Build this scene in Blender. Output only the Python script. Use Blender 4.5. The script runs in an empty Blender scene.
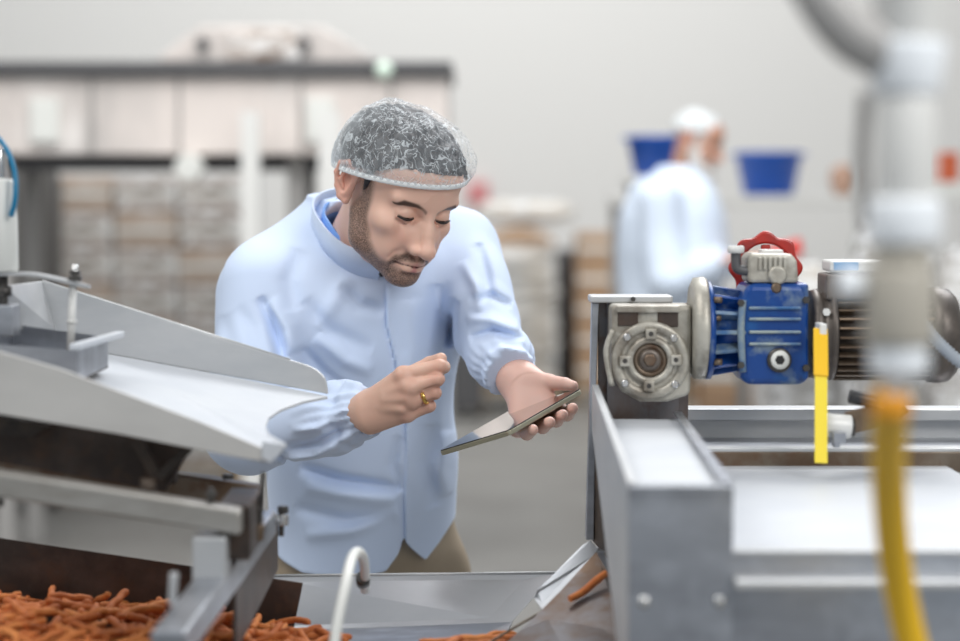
import bpy, math, random
import numpy as np
from mathutils import Vector, Matrix, noise as mnoise
C = bpy.context.scene.collection
random.seed(7); RNG = np.random.RandomState(7)
PI = math.pi
# ---------------------------------------------------------------- camera
LENS = 85.0; FPX = LENS / 36.0 * 960.0
CAM = Vector((0.0, 0.0, 1.5)); PITCH = math.radians(-3.2)
cd = bpy.data.cameras.new('camera'); cam = bpy.data.objects.new('camera', cd); C.objects.link(cam)
cd.lens = LENS; cd.sensor_width = 36.0; cd.clip_start = 0.05; cd.clip_end = 200
cam.location = CAM; cam.rotation_euler = (PI / 2 + PITCH, 0, 0)
cd.dof.use_dof = True; cd.dof.focus_distance = 3.03; cd.dof.aperture_fstop = 2.5
bpy.context.scene.camera = cam
# ---------------------------------------------------------------- world, lights, exposure
w = bpy.data.worlds.new('world'); bpy.context.scene.world = w; w.use_nodes = True
bg = w.node_tree.nodes['Background']; bg.inputs[0].default_value = (0.86, 0.93, 1.0, 1); bg.inputs[1].default_value = 0.37
def area(name, loc, target, size, power, col=(1, 1, 1), sy=None):
    l = bpy.data.lights.new(name, 'AREA'); l.energy = power; l.color = col; l.size = size
    if sy: l.shape = 'RECTANGLE'; l.size_y = sy
    o = bpy.data.objects.new(name, l); C.objects.link(o); o.location = loc
    o.rotation_euler = (Vector(target) - Vector(loc)).to_track_quat('-Z', 'Y').to_euler()
    return o
area('skylight_key', (-2.2, 1.6, 4.6), (0.0, 3.2, 1.2), 2.4, 80, (1.0, 0.97, 0.93))
area('fill_front', (1.7, 0.1, 3.1), (0.35, 2.3, 1.15), 1.4, 50, (1.0, 0.98, 0.95))  # added fill lamp, no real fixture; brightens the hose and conveyor front plates
area('skylight_back', (1.6, 6.0, 4.8), (0.0, 3.0, 1.2), 3.0, 165, (0.97, 0.98, 1.0))
area('fill_hall', (-0.6, 6.6, 5.6), (-0.6, 10.4, 0.9), 4.5, 235, (1.0, 0.98, 0.95))  # added fill lamp, aimed to brighten the fronts of tunnel and cartons
area('skylight_far', (0.0, 14.2, 5.4), (0.0, 17.0, 1.6), 7.0, 270, (1.0, 0.98, 0.95))
vs = bpy.context.scene.view_settings
vs.view_transform = 'Standard'; vs.look = 'None'; vs.exposure = 0.22; vs.gamma = 1.0; vs.use_curve_mapping = False
# ---------------------------------------------------------------- helpers
_cp, _sp = math.cos(PITCH), math.sin(PITCH)
def P(px, py, Y):
    """world point seen at photo position (px,py) at world depth Y"""
    x = (px - 480.0) / FPX; z = (320.5 - py) / FPX
    fy = _cp - z * _sp; fz = _sp + z * _cp
    s = Y / fy
    return Vector((x * s, Y, CAM.z + fz * s))
def S(px, Y): return px * Y / FPX      # size of px pixels at depth Y

def setp(o, label=None, cat=None, group=None, kind=None):
    if label: o['label'] = label
    if cat: o['category'] = cat
    if group: o['group'] = group
    if kind: o['kind'] = kind
    return o
def empty(name, loc, label, cat, group=None):
    o = bpy.data.objects.new(name, None); C.objects.link(o); o.location = loc; o.empty_display_size = 0.05
    return setp(o, label, cat, group)
def wloc(o):
    v = Vector((0, 0, 0))
    while o is not None: v = v + o.location; o = o.parent
    return v
def link(name, me, mat, parent, loc=None):
    o = bpy.data.objects.new(name, me); C.objects.link(o)
    if mat is not None and not me.materials:
        for m in (mat if isinstance(mat, (list, tuple)) else [mat]): me.materials.append(m)
    if parent is not None: o.parent = parent
    if loc is not None: o.location = loc
    return o
class MB:
    def __init__(s): s.v = []; s.f = []; s.sm = []
    def add(s, vs, fs, smooth=False):
        n = len(s.v); s.v += [Vector(v) for v in vs]
        s.f += [tuple(i + n for i in f) for f in fs]; s.sm += [smooth] * len(fs); return s
    def box(s, c, size, rot=None):
        hx, hy, hz = size[0] / 2, size[1] / 2, size[2] / 2; c = Vector(c)
        vs = [Vector((x, y, z)) for x in (-hx, hx) for y in (-hy, hy) for z in (-hz, hz)]
        if rot is not None: vs = [rot @ v for v in vs]
        return s.add([v + c for v in vs], [(0, 1, 3, 2), (4, 6, 7, 5), (0, 4, 5, 1), (2, 3, 7, 6), (0, 2, 6, 4), (1, 5, 7, 3)])
    def bb(s, a, b):
        a, b = Vector(a), Vector(b); return s.box((a + b) / 2, [abs(q) for q in (b - a)])
    def bar(s, a, b, wd, ht, up=(0, 0, 1)):
        a, b = Vector(a), Vector(b); d = (b - a); L = d.length; d.normalize(); up = Vector(up)
        sd = d.cross(up).normalized(); u = sd.cross(d)
        vs = [p + sd * (i * wd / 2) + u * (j * ht / 2) for p in (a, b) for (i, j) in ((-1, -1), (1, -1), (1, 1), (-1, 1))]
        return s.add(vs, [(0, 1, 2, 3), (7, 6, 5, 4), (0, 4, 5, 1), (1, 5, 6, 2), (2, 6, 7, 3), (3, 7, 4, 0)])
    def lathe(s, a, axis, prof, seg=32, smooth=True, ph=0):
        """prof: list of (dist along axis, radius)"""
        a = Vector(a); ax = Vector(axis).normalized(); t = Vector((0, 0, 1)) if abs(ax.z) < 0.9 else Vector((1, 0, 0))
        u = ax.cross(t).normalized(); w_ = ax.cross(u)
        vs = []; fs = []
        for (d, r) in prof:
            for k in range(seg):
                q = 2 * PI * k / seg + ph; vs.append(a + ax * d + (u * math.cos(q) + w_ * math.sin(q)) * r)
        m = len(prof)
        for i in range(m - 1):
            for k in range(seg):
                k2 = (k + 1) % seg; fs.append((i * seg + k, i * seg + k2, (i + 1) * seg + k2, (i + 1) * seg + k))
        fs2 = [tuple(range(seg))[::-1], tuple((m - 1) * seg + k for k in range(seg))]
        n = len(s.v); s.add(vs, fs, smooth)
        s.f += [tuple(i + n for i in f) for f in fs2]; s.sm += [False, False]; return s
    def cyl(s, a, b, r, r2=None, seg=24, smooth=True):
        a, b = Vector(a), Vector(b); return s.lathe(a, b - a, [(0, r), ((b - a).length, r if r2 is None else r2)], seg, smooth)
    def tube(s, pts, r, seg=12, n=8, close=False):
        pts = [Vector(p) for p in pts]
        if n > 1: pts = catmull(pts, n)
        m = len(pts); rs = r if hasattr(r, '__len__') else [r] * 2
        vs = []; fs = []; up = None
        for i, p in enumerate(pts):
            d = (pts[min(i + 1, m - 1)] - pts[max(i - 1, 0)]).normalized()
            if up is None: up = Vector((0, 0, 1)) if abs(d.z) < 0.9 else Vector((1, 0, 0))
            u = (up - d * up.dot(d)).normalized(); up = u; w_ = d.cross(u)
            rr = float(np.interp(i / (m - 1), np.linspace(0, 1, len(rs)), rs))
            for k in range(seg):
                q = 2 * PI * k / seg; vs.append(p + (u * math.cos(q) + w_ * math.sin(q)) * rr)
        for i in range(m - 1):
            for k in range(seg):
                k2 = (k + 1) % seg; fs.append((i * seg + k, i * seg + k2, (i + 1) * seg + k2, (i + 1) * seg + k))
        nn = len(s.v); s.add(vs, fs, True)
        for f in (tuple(range(seg))[::-1], tuple((m - 1) * seg + k for k in range(seg))):
            s.f.append(tuple(i + nn for i in f)); s.sm.append(False)
        return s
    def ext(s, pts, vec):
        """polygon extruded along vec"""
        pts = [Vector(p) for p in pts]; n = len(pts); vec = Vector(vec)
        fs = [tuple(range(n))[::-1], tuple(range(n, 2 * n))] + [(i, (i + 1) % n, n + (i + 1) % n, n + i) for i in range(n)]
        return s.add(pts + [p + vec for p in pts], fs)
    def sph(s, c, r, seg=20, rings=12, R=None):
        c = Vector(c); r = r if hasattr(r, '__len__') else (r, r, r); vs = []; fs = []
        for i in range(rings + 1):
            th = PI * i / rings
            for k in range(seg):
                q = 2 * PI * k / seg; v = Vector((r[0] * math.sin(th) * math.cos(q), r[1] * math.sin(th) * math.sin(q), r[2] * math.cos(th)))
                if R is not None: v = R @ v
                vs.append(c + v)
        for i in range(rings):
            for k in range(seg):
                k2 = (k + 1) % seg; fs.append((i * seg + k, (i + 1) * seg + k, (i + 1) * seg + k2, i * seg + k2))
        return s.add(vs, fs, True)
    def build(s, name, mat, parent=None, bevel=0, loc=None, sub=0, bseg=2):
        off = wloc(parent) if parent is not None else Vector(loc or (0, 0, 0))
        me = bpy.data.meshes.new(name); me.from_pydata([tuple(v - off) for v in s.v], [], s.f)
        me.polygons.foreach_set('use_smooth', s.sm); me.validate(); me.update()
        o = link(name, me, mat, parent, None if parent is not None else off)
        import bmesh
        b = bmesh.new(); b.from_mesh(me); bmesh.ops.recalc_face_normals(b, faces=b.faces); b.to_mesh(me); b.free()
        if bevel:
            m = o.modifiers.new('bevel', 'BEVEL'); m.width = bevel; m.segments = bseg; m.limit_method = 'ANGLE'; m.angle_limit = math.radians(40)
        if sub:
            m = o.modifiers.new('sub', 'SUBSURF'); m.levels = sub; m.render_levels = sub
        return o
def catmull(p, n):
    out = []; m = len(p)
    for i in range(m - 1):
        p0, p1, p2, p3 = p[max(i - 1, 0)], p[i], p[i + 1], p[min(i + 2, m - 1)]
        for k in range(n):
            t = k / n; out.append(0.5 * ((2 * p1) + (p2 - p0) * t + (2 * p0 - 5 * p1 + 4 * p2 - p3) * t * t + (3 * p1 - p0 - 3 * p2 + p3) * t ** 3))
    return out + [p[-1]]
# ---------------------------------------------------------------- materials
def mat(name, col, rough=0.5, metal=0.0, nz=None, bump=None, spec=0.5, alpha=None, trans=None, coat=0, sheen=0, emit=None):
    """nz=(scale, amount, colour2, stretch) blends toward a second colour with noise; bump=(scale, strength, dist)"""
    m = bpy.data.materials.new(name); m.use_nodes = True; t = m.node_tree; b = t.nodes['Principled BSDF']
    b.inputs['Base Color'].default_value = (*col, 1); b.inputs['Roughness'].default_value = rough; b.inputs['Metallic'].default_value = metal
    b.inputs['Specular IOR Level'].default_value = spec; b.inputs['Coat Weight'].default_value = coat; b.inputs['Sheen Weight'].default_value = sheen
    if trans: b.inputs['Transmission Weight'].default_value = trans
    if emit: b.inputs['Emission Color'].default_value = (*col, 1); b.inputs['Emission Strength'].default_value = emit
    tc = t.nodes.new('ShaderNodeTexCoord')
    if nz:
        layers = nz if isinstance(nz, list) else [nz]; src = None
        for (sc, lo, hi, c2, st) in layers:
            mp = t.nodes.new('ShaderNodeMapping'); mp.inputs['Scale'].default_value = st; t.links.new(tc.outputs['Object'], mp.inputs[0])
            n = t.nodes.new('ShaderNodeTexNoise'); n.inputs['Scale'].default_value = sc; n.inputs['Detail'].default_value = 6; n.inputs['Roughness'].default_value = 0.6
            t.links.new(mp.outputs[0], n.inputs['Vector'])
            r = t.nodes.new('ShaderNodeMapRange'); r.inputs[1].default_value = lo; r.inputs[2].default_value = hi; t.links.new(n.outputs[0], r.inputs[0])
            mx = t.nodes.new('ShaderNodeMix'); mx.data_type = 'RGBA'; t.links.new(r.outputs[0], mx.inputs[0])
            if src is None: mx.inputs[6].default_value = (*col, 1)
            else: t.links.new(src, mx.inputs[6])
            mx.inputs[7].default_value = (*c2, 1); src = mx.outputs[2]
        t.links.new(src, b.inputs['Base Color'])
    if bump:
        n = t.nodes.new('ShaderNodeTexNoise'); n.inputs['Scale'].default_value = bump[0]; n.inputs['Detail'].default_value = 5
        t.links.new(tc.outputs['Object'], n.inputs['Vector'])
        bp = t.nodes.new('ShaderNodeBump'); bp.inputs['Strength'].default_value = bump[1]; bp.inputs['Distance'].default_value = bump[2]
        t.links.new(n.outputs[0], bp.inputs['Height']); t.links.new(bp.outputs[0], b.inputs['Normal'])
    return m
o1 = (1, 1, 1)
M = {}
M['steel'] = mat('brushed_steel', (0.47, 0.49, 0.53), 0.32, 0.85, [(5, .35, .7, (0.30, 0.31, 0.34), (1, 1, 4)), (9, .5, .75, (0.64, 0.67, 0.72), (1, 3, 1))], (120, .08, .001))
M['steel_lt'] = mat('pale_steel', (0.58, 0.585, 0.59), 0.4, 0.4, [(6, .35, .8, (0.44, 0.46, 0.48), (1, 1, 3))], (90, .06, .001))
M['steel_rail'] = mat('warm_grey_steel_rail', (0.40, 0.385, 0.36), 0.4, 0.5, [(12, .4, .7, (0.30, 0.28, 0.25), (1, 1, 3))], (90, .06, .001))
M['steel_near'] = mat('dull_pale_steel', (0.60, 0.59, 0.57), 0.5, 0.15, [(5, .35, .8, (0.5, 0.49, 0.475), (1, 1, 3))], (90, .06, .001))
M['steel_stain'] = mat('stained_pale_steel', (0.52, 0.53, 0.55), 0.38, 0.5, [(4, .3, .75, (0.40, 0.42, 0.45), (1, 1, 3)), (9, .62, .68, (0.30, 0.24, 0.18), o1)], (90, .06, .001))
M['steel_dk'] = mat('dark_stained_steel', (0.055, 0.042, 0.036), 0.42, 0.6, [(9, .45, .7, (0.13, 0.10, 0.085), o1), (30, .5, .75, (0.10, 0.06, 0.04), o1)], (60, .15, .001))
M['steel_brown'] = mat('brown_stained_steel', (0.15, 0.105, 0.07), 0.4, 0.65, [(14, .4, .7, (0.24, 0.20, 0.16), o1), (30, .5, .7, (0.14, 0.08, 0.05), o1)], (60, .2, .001))
M['steel_rust'] = mat('grimy_steel_plate', (0.20, 0.195, 0.205), 0.42, 0.7, [(10, .42, .62, (0.15, 0.09, 0.055), (1, 1, .5)), (26, .5, .72, (0.13, 0.07, 0.04), o1)], (60, .2, .001))
M['near_black'] = mat('near_black_brown', (0.035, 0.028, 0.024), 0.55, 0.1, [(20, .4, .7, (0.10, 0.07, 0.05), o1)], (80, .4, .002))  # near-black brown tone; also colours in the shade at the conveyor frame
M['black'] = mat('black_plastic', (0.02, 0.02, 0.022), 0.35)
M['white_sheet'] = mat('white_belt', (0.60, 0.625, 0.66), 0.45, 0, [(7, .4, .8, (0.52, 0.55, 0.60), o1)])
M['chrome'] = mat('bolt_steel', (0.62, 0.62, 0.62), 0.25, 0.9)
M['bolt_dk'] = mat('oily_bolt', (0.09, 0.085, 0.08), 0.35, 0.7)
M['beige'] = mat('worn_beige_casting', (0.50, 0.48, 0.42), 0.42, 0.35, [(12, .42, .66, (0.17, 0.14, 0.11), o1), (34, .52, .72, (0.58, 0.56, 0.50), o1)], (70, .5, .002))
M['blue'] = mat('blue_machine_paint', (0.006, 0.055, 0.25), 0.30, 0.1, [(16, .5, .7, (0.012, 0.10, 0.33), o1), (22, .55, .72, (0.22, 0.29, 0.34), o1), (9, .58, .7, (.02, .02, .03), o1)], (50, .3, .001))
M['blue_rib'] = mat('dusty_blue_ridge', (0.03, 0.12, 0.30), 0.45, 0.1, [(18, .4, .6, (0.30, 0.36, 0.36), o1)], (50, .3, .001))
M['motor'] = mat('dark_motor_casting', (0.10, 0.085, 0.075), 0.42, 0.4, [(14, .45, .7, (0.24, 0.20, 0.17), o1)], (60, .3, .001))
M['red'] = mat('red_handwheel_paint', (0.45, 0.03, 0.02), 0.35, 0, [(20, .5, .75, (0.16, 0.03, 0.03), o1)])
M['yellow'] = mat('yellow_hose', (0.93, 0.56, 0.02), 0.4, 0, None, None)
M['yellow_strap'] = mat('yellow_strap', (0.85, 0.66, 0.03), 0.55)
M['snack'] = [mat('orange_snack_' + 'abc'[i], c, 0.7, 0, [(60, .4, .7, c2, o1)], (260, .6, .001)) for i, (c, c2) in enumerate([((0.66, 0.21, 0.055), (0.48, 0.12, 0.025)), ((0.58, 0.17, 0.04), (0.42, 0.10, 0.02)), ((0.72, 0.26, 0.07), (0.54, 0.15, 0.03))])]
M['floor'] = mat('grey_floor', (0.18, 0.175, 0.165), 0.5, 0, [(1.5, .35, .7, (0.25, 0.245, 0.235), o1)])
M['wall'] = mat('pale_wall', (0.72, 0.72, 0.71), 0.7)
M['ceil'] = mat('white_ceiling', (0.8, 0.8, 0.8), 0.8)
M['carton'] = mat('brown_cardboard', (0.45, 0.30, 0.19), 0.8, 0, [(5, .4, .7, (0.38, 0.25, 0.16), o1)])
M['carton_lt'] = mat('pale_cardboard', (0.50, 0.39, 0.31), 0.7, 0, [(5, .4, .7, (0.62, 0.54, 0.48), o1)])
M['wrap'] = mat('clear_wrapped_goods', (0.50, 0.44, 0.40), 0.22, 0, [(7, .45, .55, (0.80, 0.79, 0.78), (1, 1, 2)), (5, .5, .58, (0.28, 0.20, 0.15), (1, 1, 2))], (9, .8, .05))
M['bag'] = mat('white_sacks', (0.76, 0.77, 0.77), 0.5, 0, [(7, .45, .6, (0.62, 0.56, 0.48), (1, 1, 3))], (9, .6, .03))
M['basin'] = mat('blue_plastic', (0.012, 0.10, 0.50), 0.35)
M['dark'] = mat('dark_grey_steel', (0.10, 0.10, 0.105), 0.5, 0.3)
M['grey'] = mat('mid_grey_paint', (0.36, 0.35, 0.34), 0.6)
M['hood'] = mat('warm_stainless', (0.78, 0.71, 0.67), 0.4, 0.15, [(1.6, .42, .62, (0.52, 0.49, 0.47), (1, 1, .5)), (2.5, .55, .7, (0.9, 0.86, 0.83), (1, 1, .5))])
M['wood'] = mat('pallet_wood', (0.42, 0.32, 0.22), 0.8)
M['pvc'] = mat('pale_plastic_pipe', (0.74, 0.74, 0.72), 0.3)
M['pvc_tan'] = mat('smoky_pipe', (0.46, 0.43, 0.37), 0.3)
M['pvc_white'] = mat('white_coupling', (0.86, 0.90, 0.94), 0.3)
M['cream'] = mat('off_white_plastic', (0.74, 0.75, 0.72), 0.45)
M['airline'] = mat('blue_air_line', (0.005, 0.17, 0.33), 0.3)
M['conduit'] = mat('grey_corrugated_conduit', (0.34, 0.38, 0.43), 0.4)
M['gold'] = mat('gold', (0.9, 0.58, 0.16), 0.2, 1.0)
M['glass_blk'] = mat('tablet_glass', (0.012, 0.013, 0.014), 0.06, 0, None, None, 0.9, coat=1.0)
M['tab_dk'] = mat('tablet_dark_edge', (0.05, 0.055, 0.06), 0.3, 0.5)
M['tab_case'] = mat('tablet_champagne_back', (0.42, 0.40, 0.30), 0.3, 0.6)
# ================================================================ SDF modelling
f4 = np.float32
class Vol:
    def __init__(s, lo, hi, h):
        s.h = h; s.lo = np.array(lo, float); s.n = [int(math.ceil((hi[i] - lo[i]) / h)) + 1 for i in range(3)]
        s.ax = [(s.lo[i] + h * np.arange(s.n[i])).astype(f4) for i in range(3)]; s.D = np.full(s.n, 1.0, f4)
    def op(s, fn, lo, hi, k=0.01, mode='u', m=None):
        m = (k + 3 * s.h) if m is None else m; sl = []
        for i in range(3):
            a = max(0, int((lo[i] - m - s.lo[i]) / s.h)); b = min(s.n[i], int((hi[i] + m - s.lo[i]) / s.h) + 2)
            if b <= a: return s
            sl.append(slice(a, b))
        sl = tuple(sl)
        X = s.ax[0][sl[0]][:, None, None]; Y = s.ax[1][sl[1]][None, :, None]; Z = s.ax[2][sl[2]][None, None, :]
        d = fn(X, Y, Z).astype(f4); D = s.D[sl]
        if mode == 'add': s.D[sl] = D + d; return s
        if mode == 's': d = -d; D, d = -D, -d
        if k > 0:
            hh = np.clip(0.5 + 0.5 * (d - D) / k, 0, 1); r = d * (1 - hh) + D * hh - k * hh * (1 - hh)
        else: r = np.minimum(D, d)
        s.D[sl] = -r if mode == 's' else r
        return s
    def ell(s, c, r, k=0.01, mode='u', R=None):
        r = np.array(r, float) if hasattr(r, '__len__') else np.array([r] * 3, float); c = np.array(c, float)
        Rm = np.eye(3) if R is None else np.array(R, float)      # rows = local axes
        def fn(X, Y, Z):
            x, y, z = X - c[0], Y - c[1], Z - c[2]
            if R is not None: x, y, z = [Rm[i, 0] * x + Rm[i, 1] * y + Rm[i, 2] * z for i in range(3)]
            q = (x / r[0]) ** 2 + (y / r[1]) ** 2 + (z / r[2]) ** 2
            g = (x / r[0] ** 2) ** 2 + (y / r[1] ** 2) ** 2 + (z / r[2] ** 2) ** 2
            k0 = np.sqrt(q); return k0 * (k0 - 1) / np.sqrt(np.maximum(g, 1e-9))
        e = np.array([r.max()] * 3) if R is not None else r
        return s.op(fn, c - e, c + e, k, mode)
    def cap(s, a, b, ra, rb, k=0.01, mode='u'):
        a = np.array(a, float); b = np.array(b, float); ab = b - a; L2 = max((ab ** 2).sum(), 1e-9)
        def fn(X, Y, Z):
            x, y, z = X - a[0], Y - a[1], Z - a[2]
            t = np.clip((x * ab[0] + y * ab[1] + z * ab[2]) / L2, 0, 1)
            return np.sqrt((x - t * ab[0]) ** 2 + (y - t * ab[1]) ** 2 + (z - t * ab[2]) ** 2) - (ra + (rb - ra) * t)
        e = max(ra, rb); return s.op(fn, np.minimum(a, b) - e, np.maximum(a, b) + e, k, mode)
    def chain(s, pts, rs, k=0.01, mode='u'):
        rs = rs if hasattr(rs, '__len__') else [rs] * len(pts)
        for i in range(len(pts) - 1): s.cap(pts[i], pts[i + 1], rs[i], rs[i + 1], k, mode)
        return s
    def loft(s, st, k=0.02, mode='u'):
        """st: list of (z, cx, cy, a, b, ang)"""
        st = sorted(st); A = np.array(st, float); zd = np.linspace(A[0, 0], A[-1, 0], 160); kz = np.exp(-np.linspace(-2, 2, 25) ** 2); kz /= kz.sum()
        A = np.stack([zd] + [np.convolve(np.pad(np.interp(zd, A[:, 0], A[:, i]), 12, mode='edge'), kz, 'valid') for i in range(1, 6)], 1)
        def fn(X, Y, Z):
            zz = Z.ravel(); g = [np.interp(zz, A[:, 0], A[:, i])[None, None, :] for i in range(1, 6)]
            c, sn = np.cos(g[4]), np.sin(g[4]); x, y = X - g[0], Y - g[1]
            u, v = x * c + y * sn, -x * sn + y * c
            d = (np.sqrt((u / g[2]) ** 2 + (v / g[3]) ** 2) - 1) * np.minimum(g[2], g[3])
            return np.maximum(d, np.maximum(Z - A[-1, 0], A[0, 0] - Z))
        r = A[:, 3:5].max(); return s.op(fn, (A[:, 1].min() - r, A[:, 2].min() - r, A[0, 0]), (A[:, 1].max() + r, A[:, 2].max() + r, A[-1, 0]), k, mode)
    def nets(s):
        D = s.D; nx, ny, nz = D.shape; ins = D < 0
        cs = [ins[i:nx - 1 + i, j:ny - 1 + j, k:nz - 1 + k] for i in (0, 1) for j in (0, 1) for k in (0, 1)]
        cnt = sum(c.astype(np.int8) for c in cs); act = np.argwhere((cnt > 0) & (cnt < 8))
        idx = -np.ones((nx - 1, ny - 1, nz - 1), np.int32); idx[act[:, 0], act[:, 1], act[:, 2]] = np.arange(len(act))
        co = [(i, j, k) for i in (0, 1) for j in (0, 1) for k in (0, 1)]
        V = [D[act[:, 0] + i, act[:, 1] + j, act[:, 2] + k] for (i, j, k) in co]
        acc = np.zeros((len(act), 3)); n = np.zeros(len(act))
        for a in range(8):
            for ax, bit in ((0, 4), (1, 2), (2, 1)):
                if a & bit: continue
                b = a | bit; m = (V[a] < 0) != (V[b] < 0); t = np.where(m, V[a] / np.where(m, V[a] - V[b], 1), 0)
                p = np.tile(np.array(co[a], float), (len(act), 1)); p[:, ax] += t
                acc += p * m[:, None]; n += m
        verts = (acc / n[:, None] + act) * s.h + s.lo
        quads = []
        for ax in range(3):
            sl0 = [slice(None)] * 3; sl1 = [slice(None)] * 3; sl0[ax] = slice(0, -1); sl1[ax] = slice(1, None)
            a, b = ins[tuple(sl0)], ins[tuple(sl1)]; e = np.argwhere(a != b); u, v = [(1, 2), (2, 0), (0, 1)][ax]
            e = e[(e[:, u] > 0) & (e[:, v] > 0) & (e[:, u] < D.shape[u] - 1) & (e[:, v] < D.shape[v] - 1)]
            sgn = a[e[:, 0], e[:, 1], e[:, 2]]
            def ix(du, dv):
                q = e.copy(); q[:, u] += du; q[:, v] += dv; return idx[q[:, 0], q[:, 1], q[:, 2]]
            q = np.stack([ix(-1, -1), ix(0, -1), ix(0, 0), ix(-1, 0)], 1); q[~sgn] = q[~sgn][:, ::-1]; quads.append(q)
        return verts, np.concatenate(quads)
def sines(seed, freq, amp, n=10):
    r = np.random.RandomState(seed); ks = r.normal(size=(n, 3)); ks /= np.linalg.norm(ks, axis=1)[:, None]; ks *= freq * r.uniform(.6, 1.5, n)[:, None]; ph = r.uniform(0, 6.28, n)
    def fn(X, Y, Z):
        t = 0
        for i in range(n): t = t + np.sin(ks[i, 0] * X + ks[i, 1] * Y + ks[i, 2] * Z + ph[i])
        return t * (amp / math.sqrt(n))
    return fn
def np_mesh(name, V, F, mats, parent, cols=None, attrs=None):
    off = wloc(parent) if parent is not None else Vector((0, 0, 0))
    V = V - np.array(off)[None, :]
    me = bpy.data.meshes.new(name); me.vertices.add(len(V)); me.vertices.foreach_set('co', V.astype(f4).ravel())
    me.loops.add(F.size); me.loops.foreach_set('vertex_index', F.astype(np.int32).ravel())
    me.polygons.add(len(F)); me.polygons.foreach_set('loop_start', np.arange(0, F.size, 4, dtype=np.int32)); me.polygons.foreach_set('loop_total', np.full(len(F), 4, np.int32))
    me.polygons.foreach_set('use_smooth', np.ones(len(F), bool)); me.update(calc_edges=True); me.validate()
    if cols is not None:
        a = me.attributes.new('Col', 'FLOAT_COLOR', 'POINT'); a.data.foreach_set('color', np.concatenate([cols, np.ones((len(cols), 1))], 1).astype(f4).ravel())
    for k, v in (attrs or {}).items():
        a = me.attributes.new(k, 'FLOAT', 'POINT'); a.data.foreach_set('value', v.astype(f4))
    return link(name, me, mats, parent)
def chain_dist(V, pts, rs):
    """min over segments of (distance - radius) for vertices V"""
    pts = np.array(pts, float); rs = rs if hasattr(rs, '__len__') else [rs] * len(pts); best = np.full(len(V), 9.0)
    for i in range(len(pts) - 1):
        a, b = pts[i], pts[i + 1]; ab = b - a; t = np.clip(((V - a) @ ab) / max((ab ** 2).sum(), 1e-9), 0, 1)
        best = np.minimum(best, np.linalg.norm(V - a - t[:, None] * ab, axis=1) - (rs[i] + (rs[i + 1] - rs[i]) * t))
    return best
def sstep(x, a, b):
    t = np.clip((x - a) / (b - a), 0, 1); return t * t * (3 - 2 * t)
# ---------------------------------------------------------------- skin / cloth / net materials
def skin_mat(name, beardcol):
    m = bpy.data.materials.new(name); m.use_nodes = True; t = m.node_tree; b = t.nodes['Principled BSDF']; N = t.nodes.new; L = t.links.new
    at = N('ShaderNodeAttribute'); at.attribute_name = 'Col'; bd = N('ShaderNodeAttribute'); bd.attribute_name = 'beard'
    tc = N('ShaderNodeTexCoord'); n = N('ShaderNodeTexNoise'); n.inputs['Scale'].default_value = 800; n.inputs['Detail'].default_value = 3
    L(tc.outputs['Object'], n.inputs['Vector'])
    r = N('ShaderNodeMapRange'); r.inputs[1].default_value = .36; r.inputs[2].default_value = .62; r.inputs[3].default_value = 0.55; r.inputs[4].default_value = 1.1; L(n.outputs[0], r.inputs[0])
    mu = N('ShaderNodeMath'); mu.operation = 'MULTIPLY'; mu.use_clamp = True; L(bd.outputs['Fac'], mu.inputs[0]); L(r.outputs[0], mu.inputs[1])
    mx = N('ShaderNodeMix'); mx.data_type = 'RGBA'; L(mu.outputs[0], mx.inputs[0]); L(at.outputs['Color'], mx.inputs[6]); mx.inputs[7].default_value = (*beardcol, 1)
    L(mx.outputs[2], b.inputs['Base Color']); b.inputs['Roughness'].default_value = 0.48
    b.inputs['Subsurface Weight'].default_value = 0.15; b.inputs['Subsurface Radius'].default_value = (1, .35, .2); b.inputs['Subsurface Scale'].default_value = 0.004
    bp = N('ShaderNodeBump'); bp.inputs['Strength'].default_value = .12; bp.inputs['Distance'].default_value = .0008; L(n.outputs[0], bp.inputs['Height']); L(bp.outputs[0], b.inputs['Normal'])
    return m
M['skin'] = skin_mat('skin', (0.030, 0.018, 0.013)); M['skin_old'] = skin_mat('older_skin', (0.62, 0.60, 0.57))
M['hair'] = mat('dark_hair', (0.014, 0.016, 0.022), 0.5, 0, [(90, .45, .7, (0.06, 0.05, 0.05), (1, 6, 1))], (160, .8, .003))
M['hair_white'] = mat('white_hair', (0.68, 0.67, 0.65), 0.6)
M['eye'] = mat('eyeball', (0.55, 0.50, 0.47), 0.15, 0, None, None)
M['iris'] = mat('brown_iris', (0.04, 0.02, 0.012), 0.1)
M['lash'] = mat('eyelash', (0.015, 0.010, 0.009), 0.6)
M['coat'] = mat('pale_blue_coat_cloth', (0.63, 0.745, 0.955), 0.75, 0, None, (900, .12, .0006), sheen=0.15)
M['coat_far'] = mat('white_blue_coat_cloth', (0.66, 0.75, 0.88), 0.8, 0)
M['shirt'] = mat('blue_shirt_cloth', (0.17, 0.36, 0.80), 0.7)
M['khaki'] = mat('khaki_cloth', (0.36, 0.29, 0.21), 0.85, 0, [(9, .4, .7, (0.30, 0.24, 0.17), o1)], (600, .2, .001))
M['shoe'] = mat('black_leather', (0.02, 0.02, 0.02), 0.4)
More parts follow.
